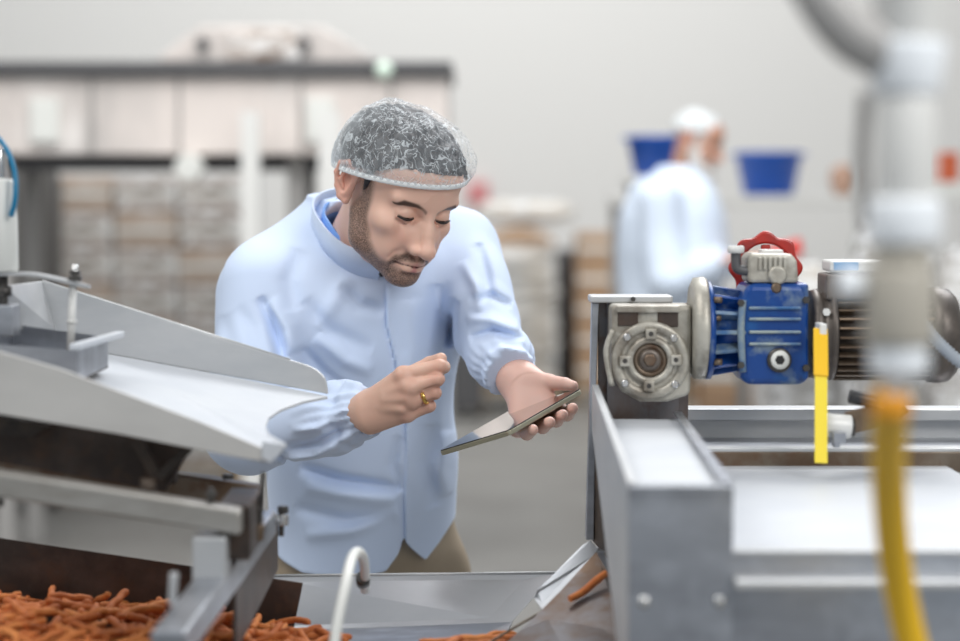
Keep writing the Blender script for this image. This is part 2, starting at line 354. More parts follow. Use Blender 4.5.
def net_mat():
    m = bpy.data.materials.new('hairnet_fibre'); m.use_nodes = True; t = m.node_tree; b = t.nodes['Principled BSDF']; N = t.nodes.new; L = t.links.new
    b.inputs['Base Color'].default_value = (0.80, 0.86, 0.90, 1); b.inputs['Roughness'].default_value = .6
    at = N('ShaderNodeAttribute'); at.attribute_name = 'dense'; tc = N('ShaderNodeTexCoord')
    nz = N('ShaderNodeTexNoise'); nz.inputs['Scale'].default_value = 60; L(tc.outputs['Object'], nz.inputs['Vector'])
    ad = N('ShaderNodeMix'); ad.data_type = 'RGBA'; ad.blend_type = 'LINEAR_LIGHT'; ad.inputs[0].default_value = .012; L(tc.outputs['Object'], ad.inputs[6]); L(nz.outputs['Color'], ad.inputs[7])
    outs = []
    for sc, wd, dist, st in ((30, .016, .8, (1, 1, 1)), (55, .022, .6, (1.7, 1, .6))):
        mp = N('ShaderNodeMapping'); mp.inputs['Scale'].default_value = st; L(ad.outputs[2], mp.inputs[0])
        v = N('ShaderNodeTexNoise'); v.inputs['Scale'].default_value = sc; v.inputs['Detail'].default_value = 1.5; v.inputs['Distortion'].default_value = dist; L(mp.outputs[0], v.inputs['Vector'])
        s1 = N('ShaderNodeMath'); s1.operation = 'SUBTRACT'; s1.inputs[1].default_value = .5; L(v.outputs[0], s1.inputs[0])
        s2 = N('ShaderNodeMath'); s2.operation = 'ABSOLUTE'; L(s1.outputs[0], s2.inputs[0])
        r = N('ShaderNodeMapRange'); r.inputs[1].default_value = 0; r.inputs[2].default_value = wd; r.inputs[3].default_value = 1; r.inputs[4].default_value = 0; L(s2.outputs[0], r.inputs[0]); outs.append(r.outputs[0])
    mx = N('ShaderNodeMath'); mx.operation = 'MAXIMUM'; L(outs[0], mx.inputs[0]); L(outs[1], mx.inputs[1])
    ml = N('ShaderNodeMath'); ml.operation = 'MULTIPLY_ADD'; ml.inputs[1].default_value = .46; L(mx.outputs[0], ml.inputs[0]); L(at.outputs['Fac'], ml.inputs[2]); ml.use_clamp = True
    L(ml.outputs[0], b.inputs['Alpha'])
    return m
M['net'] = net_mat()
M['net_band'] = mat('hairnet_band', (0.82, 0.86, 0.87), 0.6, 0, None, (300, .4, .002))
M['net_far'] = mat('white_cap_cloth', (0.64, 0.67, 0.68), 0.7)
# ---------------------------------------------------------------- head in local axes (forward, subject's left, up), origin at ear-level under the eye line
def head_sdf(h, neck=None, lids=True):
    v = Vol((-.15, -.115, -.215), (.135, .115, .15), h)
    v.ell((-.014, 0, .034), (.099, .075, .075), 0)
    v.ell((.028, 0, -.026), (.058, .058, .082), .03)
    v.ell((.038, 0, .045), (.048, .062, .045), .02)                       # forehead
    for s in (-1, 1):
        v.cap((-.004, s * .051, -.048), (.016, s * .046, -.074), .013, .012, .03)
        v.cap((.016, s * .046, -.074), (.070, s * .013, -.100), .012, .013, .03)
        v.ell((.053, s * .046, -.026), (.024, .018, .017), .018)         # cheekbone
        v.ell((.062, s * .030, -.060), (.022, .020, .026), .018)
        v.cap((.082, s * .010, .020), (.068, s * .050, .018), .008, .006, .014)   # brow
    v.ell((.080, 0, -.098), (.015, .019, .015), .018)
    v.ell((.074, 0, -.072), (.022, .024, .022), .018)
    for s in (-1, 1):
        v.ell((.094, s * .032, -.002), (.019, .020, .0135), .012, 's')   # socket
        v.cap((.086, s * .013, -.006), (.082, s * .020, -.012), .004, .003, .012, 's')
    if lids:
        for s in (-1, 1):
            E = np.array((.0685, s * .032, -.002)); v.ell(E, (.0142, .0155, .0140), .004)
            # crease over the lid, fold under the eye
            v.chain([E + (.0105, s * -.013, .004), E + (.0135, s * -.004, .0095), E + (.0125, s * .006, .0095), E + (.007, s * .0145, .004)], .0012, .003, 's')
            v.chain([E + (.012, s * -.012, -.010), E + (.0125, 0, -.0150), E + (.008, s * .012, -.011)], .0012, .005, 's')
            v.ell(E + np.array((.0132, 0, -.0068)), (.0066, .0118, .0025), .0012, 's')
            v.chain([E + (.0112, s * -.0125, -.005), E + (.0122, 0, -.0102), E + (.0078, s * .0135, -.006)], .0014, .0025)
    # nose
    v.cap((.082, 0, .008), (.099, 0, -.020), .0078, .0078, .012)
    v.cap((.097, 0, -.016), (.1115, 0, -.041), .0082, .0108, .008)
    v.ell((.1125, 0, -.0435), (.0120, .0118, .0105), .006)
    for s in (-1, 1):
        v.ell((.0975, s * .0140, -.0465), (.0135, .0075, .0085), .006)
        v.ell((.1030, s * .0070, -.0545), (.0060, .0034, .0040), .003, 's')
        v.chain([(.089, s * .027, -.052), (.084, s * .033, -.062), (.080, s * .036, -.071)], .0008, .008, 's')
        v.cap((.086, s * .008, -.014), (.092, s * .010, -.036), .0080, .0092, .006); v.ell((.082, s * .021, -.034), (.010, .011, .017), .012)
    # mouth
    v.chain([(.080, -.026, -.0745), (.0915, -.010, -.0690), (.0935, 0, -.0700), (.0915, .010, -.0690), (.080, .026, -.0745)], [.003, .0060, .0056, .0060, .003], .004)
    v.chain([(.080, -.022, -.0780), (.0895, -.008, -.0815), (.0895, .008, -.0815), (.080, .022, -.0780)], [.003, .0082, .0082, .003], .004)
    v.chain([(.0835, -.0275, -.0750), (.0945, -.011, -.0748), (.0970, 0, -.0758), (.0945, .011, -.0748), (.0835, .0275, -.0750)], .0011, .0022, 's')
    v.chain([(.094, -.010, -.0905), (.094, .010, -.0905)], .0022, .010, 's')
    v.cap((.099, 0, -.057), (.098, 0, -.064), .0012, .0012, .004, 's')
    # ears
    for s in (-1, 1):
        c = np.array((-.020, s * .073, -.008)); e = lambda f, u, l=0.0: c + np.array((f, s * (.004 + l * .7 - f * .28), u))
        v.ell(e(-.004, .002), (.017, .0075, .029), .006)
        v.ell(e(-.001, .004, .008), (.010, .006, .018), .003, 's')
        v.chain([e(.011, .003, .001), e(.014, .018, .003), e(.007, .030, .005), e(-.007, .032, .007), e(-.019, .024, .008), e(-.021, .008, .008), e(-.014, -.010, .006), e(-.004, -.022, .003), e(.006, -.024, .000), e(.009, -.014, -.001)],
                [.003, .0034, .0034, .0036, .0038, .0036, .0034, .0048, .0050, .0034], .003)
        v.chain([e(.002, .018, .004), e(-.009, .016, .006), e(-.011, .002, .006), e(-.003, -.008, .004)], .0022, .003)
        v.cap(e(.010, -.002, .001), e(.009, -.008, .001), .004, .004, .003)
    if neck is not None:
        for (a, b, ra, rb, k) in neck: v.cap(a, b, ra, rb, k)
    return v.nets()
def head_cols(V, base=(.76, .49, .385), lip=(.66, .27, .25), brow=(.045, .028, .02), mous=1.0):
    n = len(V); col = np.tile(np.array(base, float), (n, 1)); A = np.abs(V[:, 1]); W = np.stack([V[:, 0], A, V[:, 2]], 1)
    def blend(msk, c): col[:] = col * (1 - msk[:, None]) + np.array(c) * msk[:, None]
    g = lambda c, r: np.exp(-(((W - np.array(c)) / np.array(r)) ** 2).sum(1))
    blend(.55 * g((.085, .034, -.035), (.03, .018, .018)), (.74, .40, .31)); blend(.6 * g((.112, 0, -.043), (.02, .012, .012)), (.76, .42, .33))
    blend(.6 * sstep(A, .068, .080) * (V[:, 0] < .01), (.74, .37, .29))
    blend(.5 * g((.085, .030, -.013), (.02, .016, .006)), (.55, .30, .235))
    blend(.9 * sstep(-chain_dist(W, [(.096, 0, -.0715), (.091, .012, -.0715), (.083, .024, -.0755)], [.0045, .0045, .002]), -.0015, .0015), lip)
    blend(.9 * sstep(-chain_dist(W, [(.094, 0, -.0815), (.091, .010, -.0810), (.083, .021, -.0780)], [.0062, .0056, .002]), -.0015, .0015), lip)
    blend(.85 * sstep(-chain_dist(W, [(.0985, 0, -.0755), (.0945, .011, -.0750), (.0845, .0275, -.0755)], .0022), -.0008, .0008), (.10, .03, .028))
    bm = sstep(-chain_dist(W, [(.094, .013, .0085), (.089, .028, .0145), (.078, .044, .0160), (.063, .058, .0060)], [.0040, .0050, .0042, .0014]), -.0025, .0012)
    E = np.array((.0685, .032, -.002))
    lash = sstep(-chain_dist(W, [E + (.0112, -.0125, -.004), E + (.0142, -.004, -.0056), E + (.0135, .005, -.0054), E + (.0080, .0150, -.003)], .0016), -.001, .0008)
    beard = np.maximum(0, sstep(-chain_dist(W, [(.014, .071, .020), (.014, .068, -.010), (.010, .063, -.045), (.028, .052, -.078), (.058, .038, -.100), (.082, .012, -.106), (.085, 0, -.108)], [.010, .012, .018, .020, .021, .021, .020]), -.012, .005) * .84)
    beard = np.maximum(beard, sstep(-chain_dist(W, [(.010, .060, -.075), (.035, .035, -.105), (.060, .010, -.122)], [.012, .018, .020]), -.010, .005) * .70)
    ms = sstep(-chain_dist(W, [(.100, .003, -.0610), (.094, .016, -.0620), (.086, .029, -.0700), (.080, .034, -.084), (.078, .030, -.096)], [.0042, .0052, .0042, .0035, .006]), -.0045, .0025) * .92 * mous
    soul = sstep(-chain_dist(W, [(.092, 0, -.0915), (.090, 0, -.100)], [.006, .014]), -.006, .003) * .85
    lipm = sstep(-chain_dist(W, [(.097, 0, -.0765), (.093, .012, -.0765), (.084, .023, -.077)], [.0095, .0085, .002]), -.001, .001)
    beard = np.maximum(np.maximum(beard, soul) * (1 - lipm), ms * (1 - .8 * lipm)); beard[V[:, 2] < -.160] *= 0
    blend(.95 * bm, brow); blend(.9 * lash, (.03, .018, .014))
    return col, beard
class Frame:
    def __init__(s, O, F, U0, k=1.0):
        s.k = k
        s.O = np.array(O, float); F = np.array(F, float); F /= np.linalg.norm(F); U = np.array(U0, float); U -= F * (U @ F); U /= np.linalg.norm(U)
        s.F, s.U = F, U; s.L = np.cross(U, F); s.M = np.stack([s.F, s.L, s.U])      # rows
    def w(s, V): return (np.atleast_2d(V) * s.k) @ s.M + s.O
    def l(s, W): return (np.atleast_2d(np.array(W, float)) - s.O) @ s.M.T / s.k
def merge(parts):
    V, F, Cc, B = [], [], [], []; n = 0
    for (v, f, c, b) in parts: V.append(v); F.append(f + n); Cc.append(c); B.append(b); n += len(v)
    return np.concatenate(V), np.concatenate(F), np.concatenate(Cc), np.concatenate(B)
def plain(V, F, col): return (V, F, np.tile(np.array(col, float), (len(V), 1)), np.zeros(len(V)))
def A3(p): return np.array(tuple(p), float)
# ================================================================ the young worker
SKIN = (.76, .49, .385)
def build_worker():
    yaw, pit = math.radians(35), math.radians(28)
    Fv = np.array((math.sin(yaw) * math.cos(pit), -math.cos(yaw) * math.cos(pit), -math.sin(pit)))
    mid = A3(P(425.5, 215, 3.13))                                            # between the eyes
    fr = Frame(mid, Fv, (.10, 0, 1), .955); fr.O = fr.w((-.078, 0, 0))[0]
    root = empty('worker', P(362, 500, 3.5).xy.to_3d(), 'bearded man in hairnet and pale blue lab coat bending over a tablet', 'person')
    nb = A3(P(352, 262, 3.36)); neckL = fr.l([nb, P(368, 225, 3.30), P(352, 215, 3.33)])
    neck = [(np.array((-.028, 0, -.040)), neckL[0], .052, .052, .02), (np.array((.008, 0, -.080)), neckL[0] + (-.012, 0, 0), .028, .034, .03)]
    V, F = head_sdf(.00145, neck); col, beard = head_cols(V, SKIN)
    parts = [(fr.w(V), F, col, beard)]
    # --- raised right hand, back of the hand to the camera
    D = lambda px, py, Y: A3(P(px, py, Y))
    W1 = D(364, 411, 3.00); lo = D(300, 450, 3.12); hi = D(470, 335, 2.86)
    v = Vol((D(318, 0, 3.0)[0], 2.86, D(0, 455, 3.0)[2]), (D(462, 0, 3.0)[0], 3.14, D(0, 338, 3.0)[2]), .0013)
    v.cap(D(325, 425, 3.09), W1, .034, .024, 0)
    mcp = [D(403, 375.5, 2.950), D(410, 388, 2.944), D(411, 401, 2.950), D(407, 414, 2.962)]
    for i, m_ in enumerate(mcp):
        wr = W1 + (D(371, 403 + 6.5 * i, 2.985) - W1); v.cap(wr, m_, .0175 - .001 * i, .0118 - .0004 * i, .014)
    v.cap(D(388, 402, 2.985), D(402, 396, 2.975), .017, .017, .012)
    pip = [D(439, 366.5, 2.945), D(436.5, 379.5, 2.940), D(434, 392.5, 2.946), D(429, 406, 2.957)]
    mid_ = [D(443.5, 367, 2.970), D(438, 379, 2.970), D(435, 393, 2.974), D(430, 406, 2.982)]
    tip = [D(437, 364, 2.985), D(426, 381, 2.980), D(423, 394, 2.982), D(420, 406, 2.988)]
    rr = [(.0108, .0096, .0088, .0078), (.0108, .0098, .0090, .0082), (.0104, .0092, .0086, .0078), (.0096, .0084, .0078, .0070)]
    for i in range(4):
        v.cap(mcp[i], pip[i], rr[i][0], rr[i][1], .0035); v.cap(pip[i], mid_[i], rr[i][1], rr[i][2], .002); v.cap(mid_[i], tip[i], rr[i][2], rr[i][3], .002)
        v.ell(mcp[i] + (0, -.004, .001), .0095, .008)
    for i in range(3):                                                     # clefts between the fingers
        a = (mcp[i] * .35 + pip[i] * .65 + mcp[i + 1] * .35 + pip[i + 1] * .65) / 2; b = (pip[i] + pip[i + 1]) / 2
        v.cap(a + (-.003, -.008, 0), b + (.003, -.010, 0), .0014, .0022, .003, 's')
    v.cap(D(376, 399, 3.0), D(408, 376, 2.99), .014, .012, .014); v.cap(D(408, 376, 2.99), D(430, 364, 2.985), .0115, .010, .004); v.cap(D(430, 364, 2.985), D(441, 358.5, 2.963), .0098, .0078, .003)
    for a, b in ((D(385, 396, 2.93), D(404, 386, 2.925)), (D(384, 402, 2.93), D(406, 399, 2.925)), (D(383, 409, 2.935), D(402, 411, 2.93))): v.cap(a + (0, .024, 0), b + (0, .014, 0), .0022, .0022, .010)
    HV, HF = v.nets(); c = np.tile(np.array((.70, .45, .35)), (len(HV), 1))
    for p in mcp + pip:
        g = .5 * np.exp(-(np.linalg.norm(HV - p, axis=1) / .013) ** 2); c = c * (1 - g[:, None]) + np.array((.55, .23, .17)) * g[:, None]
    parts.append((HV, HF, c, np.zeros(len(HV))))
    # --- left hand under the tablet
    TA, TB, TC_ = D(438, 452, 2.99), D(509.5, 430.5, 2.905), D(582, 388.5, 3.055)
    e1 = TA - TB; e2 = TC_ - TB; nrm = np.cross(e2, e1); nrm /= np.linalg.norm(nrm); nrm *= np.sign(nrm[2]); TD = TB + e1 + e2
    v = Vol((D(470, 0, 3.1)[0], 2.93, D(0, 440, 3.1)[2] - .01), (D(592, 0, 3.1)[0], 3.26, D(0, 345, 3.1)[2]), .0013)
    W2 = D(517, 379, 3.150)
    v.cap(D(506, 352, 3.22), W2, .029, .024, 0)
    off = -nrm * .013
    def T(a, b, k=0.0): return TB + e1 * a + e2 * b + nrm * k              # on the tablet: a across (0 near edge), b along
    v.cap(W2, T(.78, .98, -.020), .022, .015, .02); v.cap(W2, T(.50, 1.02, -.018), .022, .015, .02)
    v.ell(D(527, 382, 3.135), (.022, .020, .018), .016)                    # ball of the thumb
    fm = [T(.40, .98, -.019), T(.50, .92, -.020), T(.62, .84, -.020), T(.74, .76, -.019)]
    ft = [T(-.04, .76, -.016), T(-.08, .58, -.016), T(-.06, .42, -.016), T(.02, .27, -.015)]
    for i in range(4):
        mm = (fm[i] + ft[i]) / 2 + off * .5; v.cap(fm[i], mm, .0105, .0095, .006); v.cap(mm, ft[i], .0095, .0075, .003)
        v.cap(W2, fm[i], .015, .0115, .014)
    t1 = D(531, 381, 3.13)
    t2 = D(549, 382.5, 3.115); t3 = D(565, 384.0, 3.090); t4 = D(573.5, 386.0, 3.074)
    v.cap(t1, t2, .017, .0115, .010); v.cap(t2, t3, .0112, .0088, .004); v.cap(t3, t4, .0088, .0068, .002)
    HV, HF = v.nets(); c = np.tile(np.array((.76, .48, .40)), (len(HV), 1))
    parts.append((HV, HF, c, np.zeros(len(HV))))
    # --- hidden trunk and legs
    v = Vol((-.45, 2.95, .0), (.30, 3.80, 1.50), .012); ang = math.radians(30)
    v.loft([(.90, -.172, 3.49, .115, .085, ang), (1.10, -.175, 3.45, .12, .085, ang), (1.28, -.170, 3.37, .13, .085, ang), (1.38, -.165, 3.37, .11, .075, ang), (1.44, -.165, 3.38, .06, .05, ang)], 0)
    v.chain([(-.285, 3.29, 1.33), D(246, 425, 3.17), D(325, 425, 3.09)], [.04, .035, .033], .02)
    v.chain([(-.03, 3.43, 1.36), D(485, 318, 3.28), D(504, 355, 3.2)], [.04, .035, .033], .02)
    for s, fx in ((-1, -.27), (1, -.08)): v.chain([(-.175 + s * .08, 3.5 + s * .045, .90), (fx, 3.50 + s * .06, .5), (fx, 3.55 + s * .06, .09)], [.070, .055, .042], .02)
    HV, HF = v.nets(); parts.append(plain(HV, HF, SKIN))
    V, F, cc, bb = merge(parts); np_mesh('body', V, F, M['skin'], root, cc, {'beard': bb})
    # --- eyes and lashes
    for s, nm in ((-1, 'eye'), (1, 'eye')):
        E = fr.w((.0685, s * .032, -.002))[0]
        mb = MB(); mb.sph(E, .0129); e = mb.build('eye', M['eye'], root)
        g = fr.w((.0685 + .0095 * 1, s * .032, -.002 - .0068))[0]; d = Vector(g - E).normalized()
        mb = MB(); mb.lathe(Vector(E) + d * .0113, d, [(0, .0060), (.0010, .0050), (.0019, .0025), (.0020, .0005)], 20); mb.build('iris', M['iris'], e)
        pts = [fr.w((.0685 + a, s * (.032 + b), -.002 + c))[0] for a, b, c in ((.0115, -.0120, -.0050), (.0148, -.0040, -.0058), (.0142, .0050, -.0056), (.0085, .0150, -.0040))]
        mb = MB(); mb.tube(pts, [.0008, .0015, .0016, .0010], 8, 6); mb.build('eyelashes', M['lash'], root)
    # --- hair: cranium offset, trimmed at the hairline
    v = Vol((-.15, -.11, -.06), (.12, .11, .16), .0022)
    v.ell((-.014, 0, .038), (.110, .086, .077), 0)
    hl = lambda X, Y, Z: (np.interp(X, [-.13, -.05, -.02, .03, .06, .09], [-.045, -.035, .020, .040, .062, .070])[:, :, :] + 0 * Y - Z)
    def cut(X, Y, Z): return hl(X, Y, Z)
    lo_, hi_ = (-1, -1, -1), (1, 1, 1)
    D0 = v.D; X = v.ax[0][:, None, None]; Y = v.ax[1][None, :, None]; Z = v.ax[2][None, None, :]
    v.D = np.maximum(D0 + sines(3, 260, .0016)(X, Y * 2.2, Z), cut(X, Y, Z)).astype(f4)
    HV, HF = v.nets(); np_mesh('hair', fr.w(HV), HF, M['hair'], root)
    for s in (-1, 1):
        mb = MB()
        mb.tube([fr.w(p)[0] for p in ((.016, s * .0695, .040), (.014, s * .0705, .020), (.012, s * .0705, .000))], [.008, .006, .001], 10, 6)
        mb.build('sideburn', M['hair'], root)
    # --- hairnet: translucent dome gathered into a ruffled band
    nu, nv = 260, 110; V = []; dense = []; NO = lambda p: mnoise.noise(Vector(p))
    def rim(a): return np.array((-.015 + .109 * math.cos(a), .089 * math.sin(a), .022 + .033 * math.cos(a) + (.004 * math.sin(a) ** 2) + .010 * math.sin(a)))
    for j in range(nv + 1):
        t = j / nv; q = t * PI / 2
        for i in range(nu):
            a = 2 * PI * i / nu; r0 = rim(a); cs = max(0.0, math.cos(q)) ** .50; bl = 1 + .06 * math.sin(min(1, t * 2.2) * PI) + .01
            back = max(0, -math.cos(a)); ct = np.array((-.020 - .004 * t, 0, 0))
            x = ct[0] + (r0[0] - ct[0]) * cs * (bl + .10 * back * math.sin(q) ** .5 * (1 - t)); y = r0[1] * cs * (bl + .02)
            zt = .115 + .003 * math.cos(a); z = r0[2] + (zt - r0[2]) * math.sin(q) ** .92
            n3 = NO((x * 38, y * 38, z * 38)); n4 = NO((x * 90 + 7, y * 90, z * 90)); rdg = 1 - abs(NO((x * 55 + 3, y * 55, z * 30))) * 2
            ga = math.exp(-t / .10); amp = (1 - ga) * (.0040 * n3 + .0012 * n4 + .0014 * rdg * (.5 + back)) + ga * .0016 * math.sin(a * 64 + 3 * NO((a * 5, 0, 0)))
            d = np.array((x - ct[0], y, (z - .03) * 1.0)); d /= np.linalg.norm(d) + 1e-6
            V.append(np.array((x, y, z)) + d * amp)
            dense.append(.085 + .36 * ga + .10 * max(0, rdg - .3) + .75 * back * (1 - t) + .05 * n3)
    F = [(j * nu + i, j * nu + (i + 1) % nu, (j + 1) * nu + (i + 1) % nu, (j + 1) * nu + i) for j in range(nv) for i in range(nu)]
    net = np_mesh('hairnet', fr.w(np.array(V)), np.array(F), M['net'], root, None, {'dense': np.array(dense)})
    V = []; nb_ = 420; seg = 10
    for i in range(nb_):
        a = 2 * PI * i / nb_; r0 = rim(a); o = np.array((math.cos(a), math.sin(a), 0)); wv = math.sin(a * 62 + 9 * NO((a * 6, 2, 0))) * (.6 + NO((a * 9, 5, 0)))
        for k in range(seg):
            q = 2 * PI * k / seg; V.append(r0 + o * (.0016 * math.cos(q) + .0006 * wv + .001) + np.array((0, 0, .0042 * math.sin(q) - .001 + .0006 * wv)))
    F = [(i * seg + k, ((i + 1) % nb_) * seg + k, ((i + 1) % nb_) * seg + (k + 1) % seg, i * seg + (k + 1) % seg) for i in range(nb_) for k in range(seg)]
    np_mesh('elastic_band', fr.w(np.array(V)), np.array(F), M['net_band'], net)
    # --- coat
    h = .0032; v = Vol((-.42, 2.98, .90), (.12, 3.68, 1.56), h); X = v.ax[0][:, None, None]; Y = v.ax[1][None, :, None]; Z = v.ax[2][None, None, :]
    def row(py, xl, xr, Yc, b, a=None):
        z = P(0, py, Yc).z; x0, x1 = P(xl, py, Yc).x, P(xr, py, Yc).x; hw = (x1 - x0) / 2
        a = math.sqrt(max(hw * hw - (b * .5) ** 2, 1e-4)) / math.cos(ang) if a is None else a
        return (z, (x0 + x1) / 2, Yc, a, b, ang)
    v.loft([row(600, 266, 452, 3.47, .125), row(540, 267, 456, 3.46, .125), row(480, 268, 455, 3.43, .125), row(420, 264, 454, 3.40, .125), row(350, 262, 462, 3.37, .125), row(300, 256, 474, 3.355, .12),
            row(262, 262, 468, 3.36, .105), row(235, 280, 448, 3.37, .09), row(214, 302, 425, 3.38, .075), row(200, 318, 402, 3.385, .06)], 0)
    S1, E1, Wc1 = D(262, 297, 3.28), D(250, 434, 3.16), D(362, 414, 3.02)
    S2, E2, Wc2 = D(460, 250, 3.43), D(483, 322, 3.27), D(509, 371, 3.15)
    v.cap(S1, (S1 + E1) / 2 + (-.004, 0, 0), .066, .060, .05); v.cap((S1 + E1) / 2 + (-.004, 0, 0), E1, .060, .056, .02)
    v.cap(E1, E1 * .25 + Wc1 * .75, .055, .047, .014); v.cap(E1 * .25 + Wc1 * .75, Wc1, .047, .036, .014)
    v.cap(D(340, 222, 3.40), D(262, 276, 3.33), .045, .052, .05)             # shoulder slopes
    v.cap(D(400, 212, 3.42), D(458, 244, 3.43), .042, .050, .05)
    v.cap(S2, E2, .058, .052, .03); v.cap(E2, E2 * .35 + Wc2 * .65, .053, .045, .015); v.cap(E2 * .35 + Wc2 * .65, Wc2, .045, .034, .012)
    # broad folds and creases
    fz = (.0038 * sines(11, 26, 1.0)(X, Y, Z)).astype(f4); v.D += fz
    v.D += (.0013 * sines(12, 60, 1.0)(X, Y * .6, Z)).astype(f4)
    def crease(pts, wd, dp, Yr=3.24, ylim=None):
        q = [P(a, b, Yr) for a, b in pts]; best = None
        for i in range(len(q) - 1):
            ax, az, bx, bz = q[i].x, q[i].z, q[i + 1].x, q[i + 1].z; L2 = (bx - ax) ** 2 + (bz - az) ** 2
            t = np.clip(((X - ax) * (bx - ax) + (Z - az) * (bz - az)) / L2, 0, 1); d2 = (X - ax - t * (bx - ax)) ** 2 + (Z - az - t * (bz - az)) ** 2
            u = (i + t) / (len(q) - 1)
            if best is None: best, ub = d2, u
            else: ub = np.where(d2 < best, u, ub); best = np.minimum(best, d2)
        g = 2.0 * dp * np.sqrt(np.clip(4 * ub * (1 - ub), 0, 1)) * np.exp(-best / wd ** 2); yl = ylim or (2.9, 3.45)
        v.D += (g * ((Y > yl[0]) & (Y < yl[1]))).astype(f4)
    for pts, wd, dp in (
        ([(262, 296), (274, 318), (283, 345), (287, 372)], .0075, .0075), ([(272, 300), (292, 325), (300, 350)], .012, -.006),
        ([(240, 306), (256, 326), (264, 352)], .010, .0022), ([(226, 314), (234, 340), (232, 366)], .012, .0018),
        ([(300, 345), (322, 372), (350, 395)], .010, .004), ([(318, 335), (345, 360), (372, 372)], .010, -.004), ([(305, 300), (330, 330), (372, 350)], .012, .0035),
        ([(296, 472), (340, 486), (398, 497)], .009, .010), ([(300, 492), (345, 500), (395, 508)], .012, -.006), ([(290, 515), (340, 528), (392, 525)], .011, .005),
        ([(300, 545), (350, 538), (396, 520)], .010, -.005), ([(398, 440), (392, 470), (398, 500)], .007, .004), ([(430, 430), (424, 470), (432, 520)], .012, .005),
        ([(446, 440), (440, 480), (444, 510)], .010, -.004), ([(410, 300), (414, 350), (408, 400)], .016, -.006), ([(436, 285), (442, 330), (440, 380)], .014, .006),
        ([(340, 285), (360, 305), (384, 312)], .010, .004), ([(300, 250), (290, 280), (296, 310)], .014, .004), ([(350, 275), (335, 300), (320, 330)], .012, -.003),
        ([(455, 300), (449, 330), (446, 352)], .007, .007)):
        crease(pts, wd, dp)
    for pts, wd, dp in (([(470, 300), (492, 296), (512, 306)], .006, .005), ([(466, 318), (490, 316), (518, 326)], .007, -.005), ([(470, 336), (494, 328), (522, 336)], .006, .006), ([(482, 352), (500, 342), (524, 350)], .006, -.004),
                        ([(478, 245), (486, 275), (490, 300)], .008, .005), ([(462, 262), (476, 285), (480, 310)], .008, -.004)):
        crease(pts, wd, dp, 3.25, (2.9, 3.42))
    for pts, wd, dp in (([(292, 428), (322, 424), (350, 400)], .006, -.004), ([(285, 448), (320, 440), (352, 418)], .006, .005), ([(280, 462), (315, 456), (356, 430)], .006, -.004), ([(262, 440), (290, 470), (330, 466)], .006, .005)):
        crease(pts, wd, dp, 3.06, (2.9, 3.2))
    def gather(E, W, n, amp):                                              # elastic gathers at the cuff
        ax = (W - E) / np.linalg.norm(W - E); L = np.linalg.norm(W - E); up = np.array((0, 0, 1.0)); u = np.cross(ax, up); u /= np.linalg.norm(u); w_ = np.cross(ax, u)
        x, y, z = X - E[0], Y - E[1], Z - E[2]; s = x * ax[0] + y * ax[1] + z * ax[2]; a = np.arctan2(x * w_[0] + y * w_[1] + z * w_[2], x * u[0] + y * u[1] + z * u[2])
        rad = np.sqrt(np.maximum(x * x + y * y + z * z - s * s, 0)); mk = (s > L * .5) & (s < L + .06) & (rad < .075)
        fall = np.clip((s / L - .55) / .35, 0, 1); v.D[:] += (mk * fall * amp * np.cos(a * n + 4 * np.sin(a * 2) + 30 * s)).astype(f4)
        v.D[:] += (mk * .0040 * np.exp(-((s - L * .90) / .007) ** 2)).astype(f4)
        return ax, L, s, rad
    ax, L, s_, rad = gather(E1, Wc1, 15, .0019)
    v.D = np.maximum(v.D, np.where((rad < .08) & (s_ > L * .8), s_ - L - .018, -1)).astype(f4)
    v.D = np.maximum(v.D, np.where(rad < .08, -(rad - .0285) * ((s_ > L + .002)) + -1 * (s_ <= L + .002), -1)).astype(f4)
    ax, L, s_, rad = gather(E2, Wc2, 14, .0016)
    v.D = np.maximum(v.D, np.where((rad < .08) & (s_ > L * .8), s_ - L - .006, -1)).astype(f4)
    # left front panel overlaps: a step along the placket
    zz = [P(0, py, 3.24).z for py in (600, 530, 420, 365, 325, 287, 262)]; xx = [P(px, 0, 3.24).x for px in (401, 402, 404, 395, 386, 387, 392)]
    line = np.interp(v.ax[2], zz, xx)[None, None, :]
    v.D -= (.0050 * sstep(X - line, -.0012, .0012) * (1 - sstep(X - line, .03, .07)) * (1 - sstep(Y, 3.34, 3.37)) * (1 - sstep(Z, P(0, 295, 3.2).z, P(0, 270, 3.2).z))).astype(f4)
    v.D += (.0035 * np.exp(-((X - line + .002) / .0016) ** 2) * (Y < 3.36) * (1 - sstep(Z, P(0, 295, 3.2).z, P(0, 272, 3.2).z))).astype(f4)
    # hem with the tail of the front panel
    hx = [P(px, 0, 3.36).x for px in (262, 280, 300, 350, 385, 398, 401.5, 403.5, 406, 424, 438, 458)]; hz = [P(0, py, 3.36).z for py in (550, 562, 571, 577, 570, 553, 540, 538, 545, 564, 548, 522)]
    hem = np.interp(v.ax[0], hx, hz)[:, None, None]; v.D = np.maximum(v.D, np.maximum(hem, .93) - Z).astype(f4)
    # neck opening
    Cn = D(362, 244, 3.315); ncap = fr.O
    dirn = (fr.w((-.028, 0, -.045))[0] - Cn); dirn /= np.linalg.norm(dirn)
    v.cap(Cn - dirn * .03, Cn + dirn * .20, .0665, .079, .003, 's')
    HV, HF = v.nets(); co = np_mesh('lab_coat', HV, HF, M['coat'], root)
    # standing collar band, open at the throat
    cf = Frame(Cn, (math.sin(ang) * .85, -math.cos(ang) * .85, -.50), (0, 0, 1))
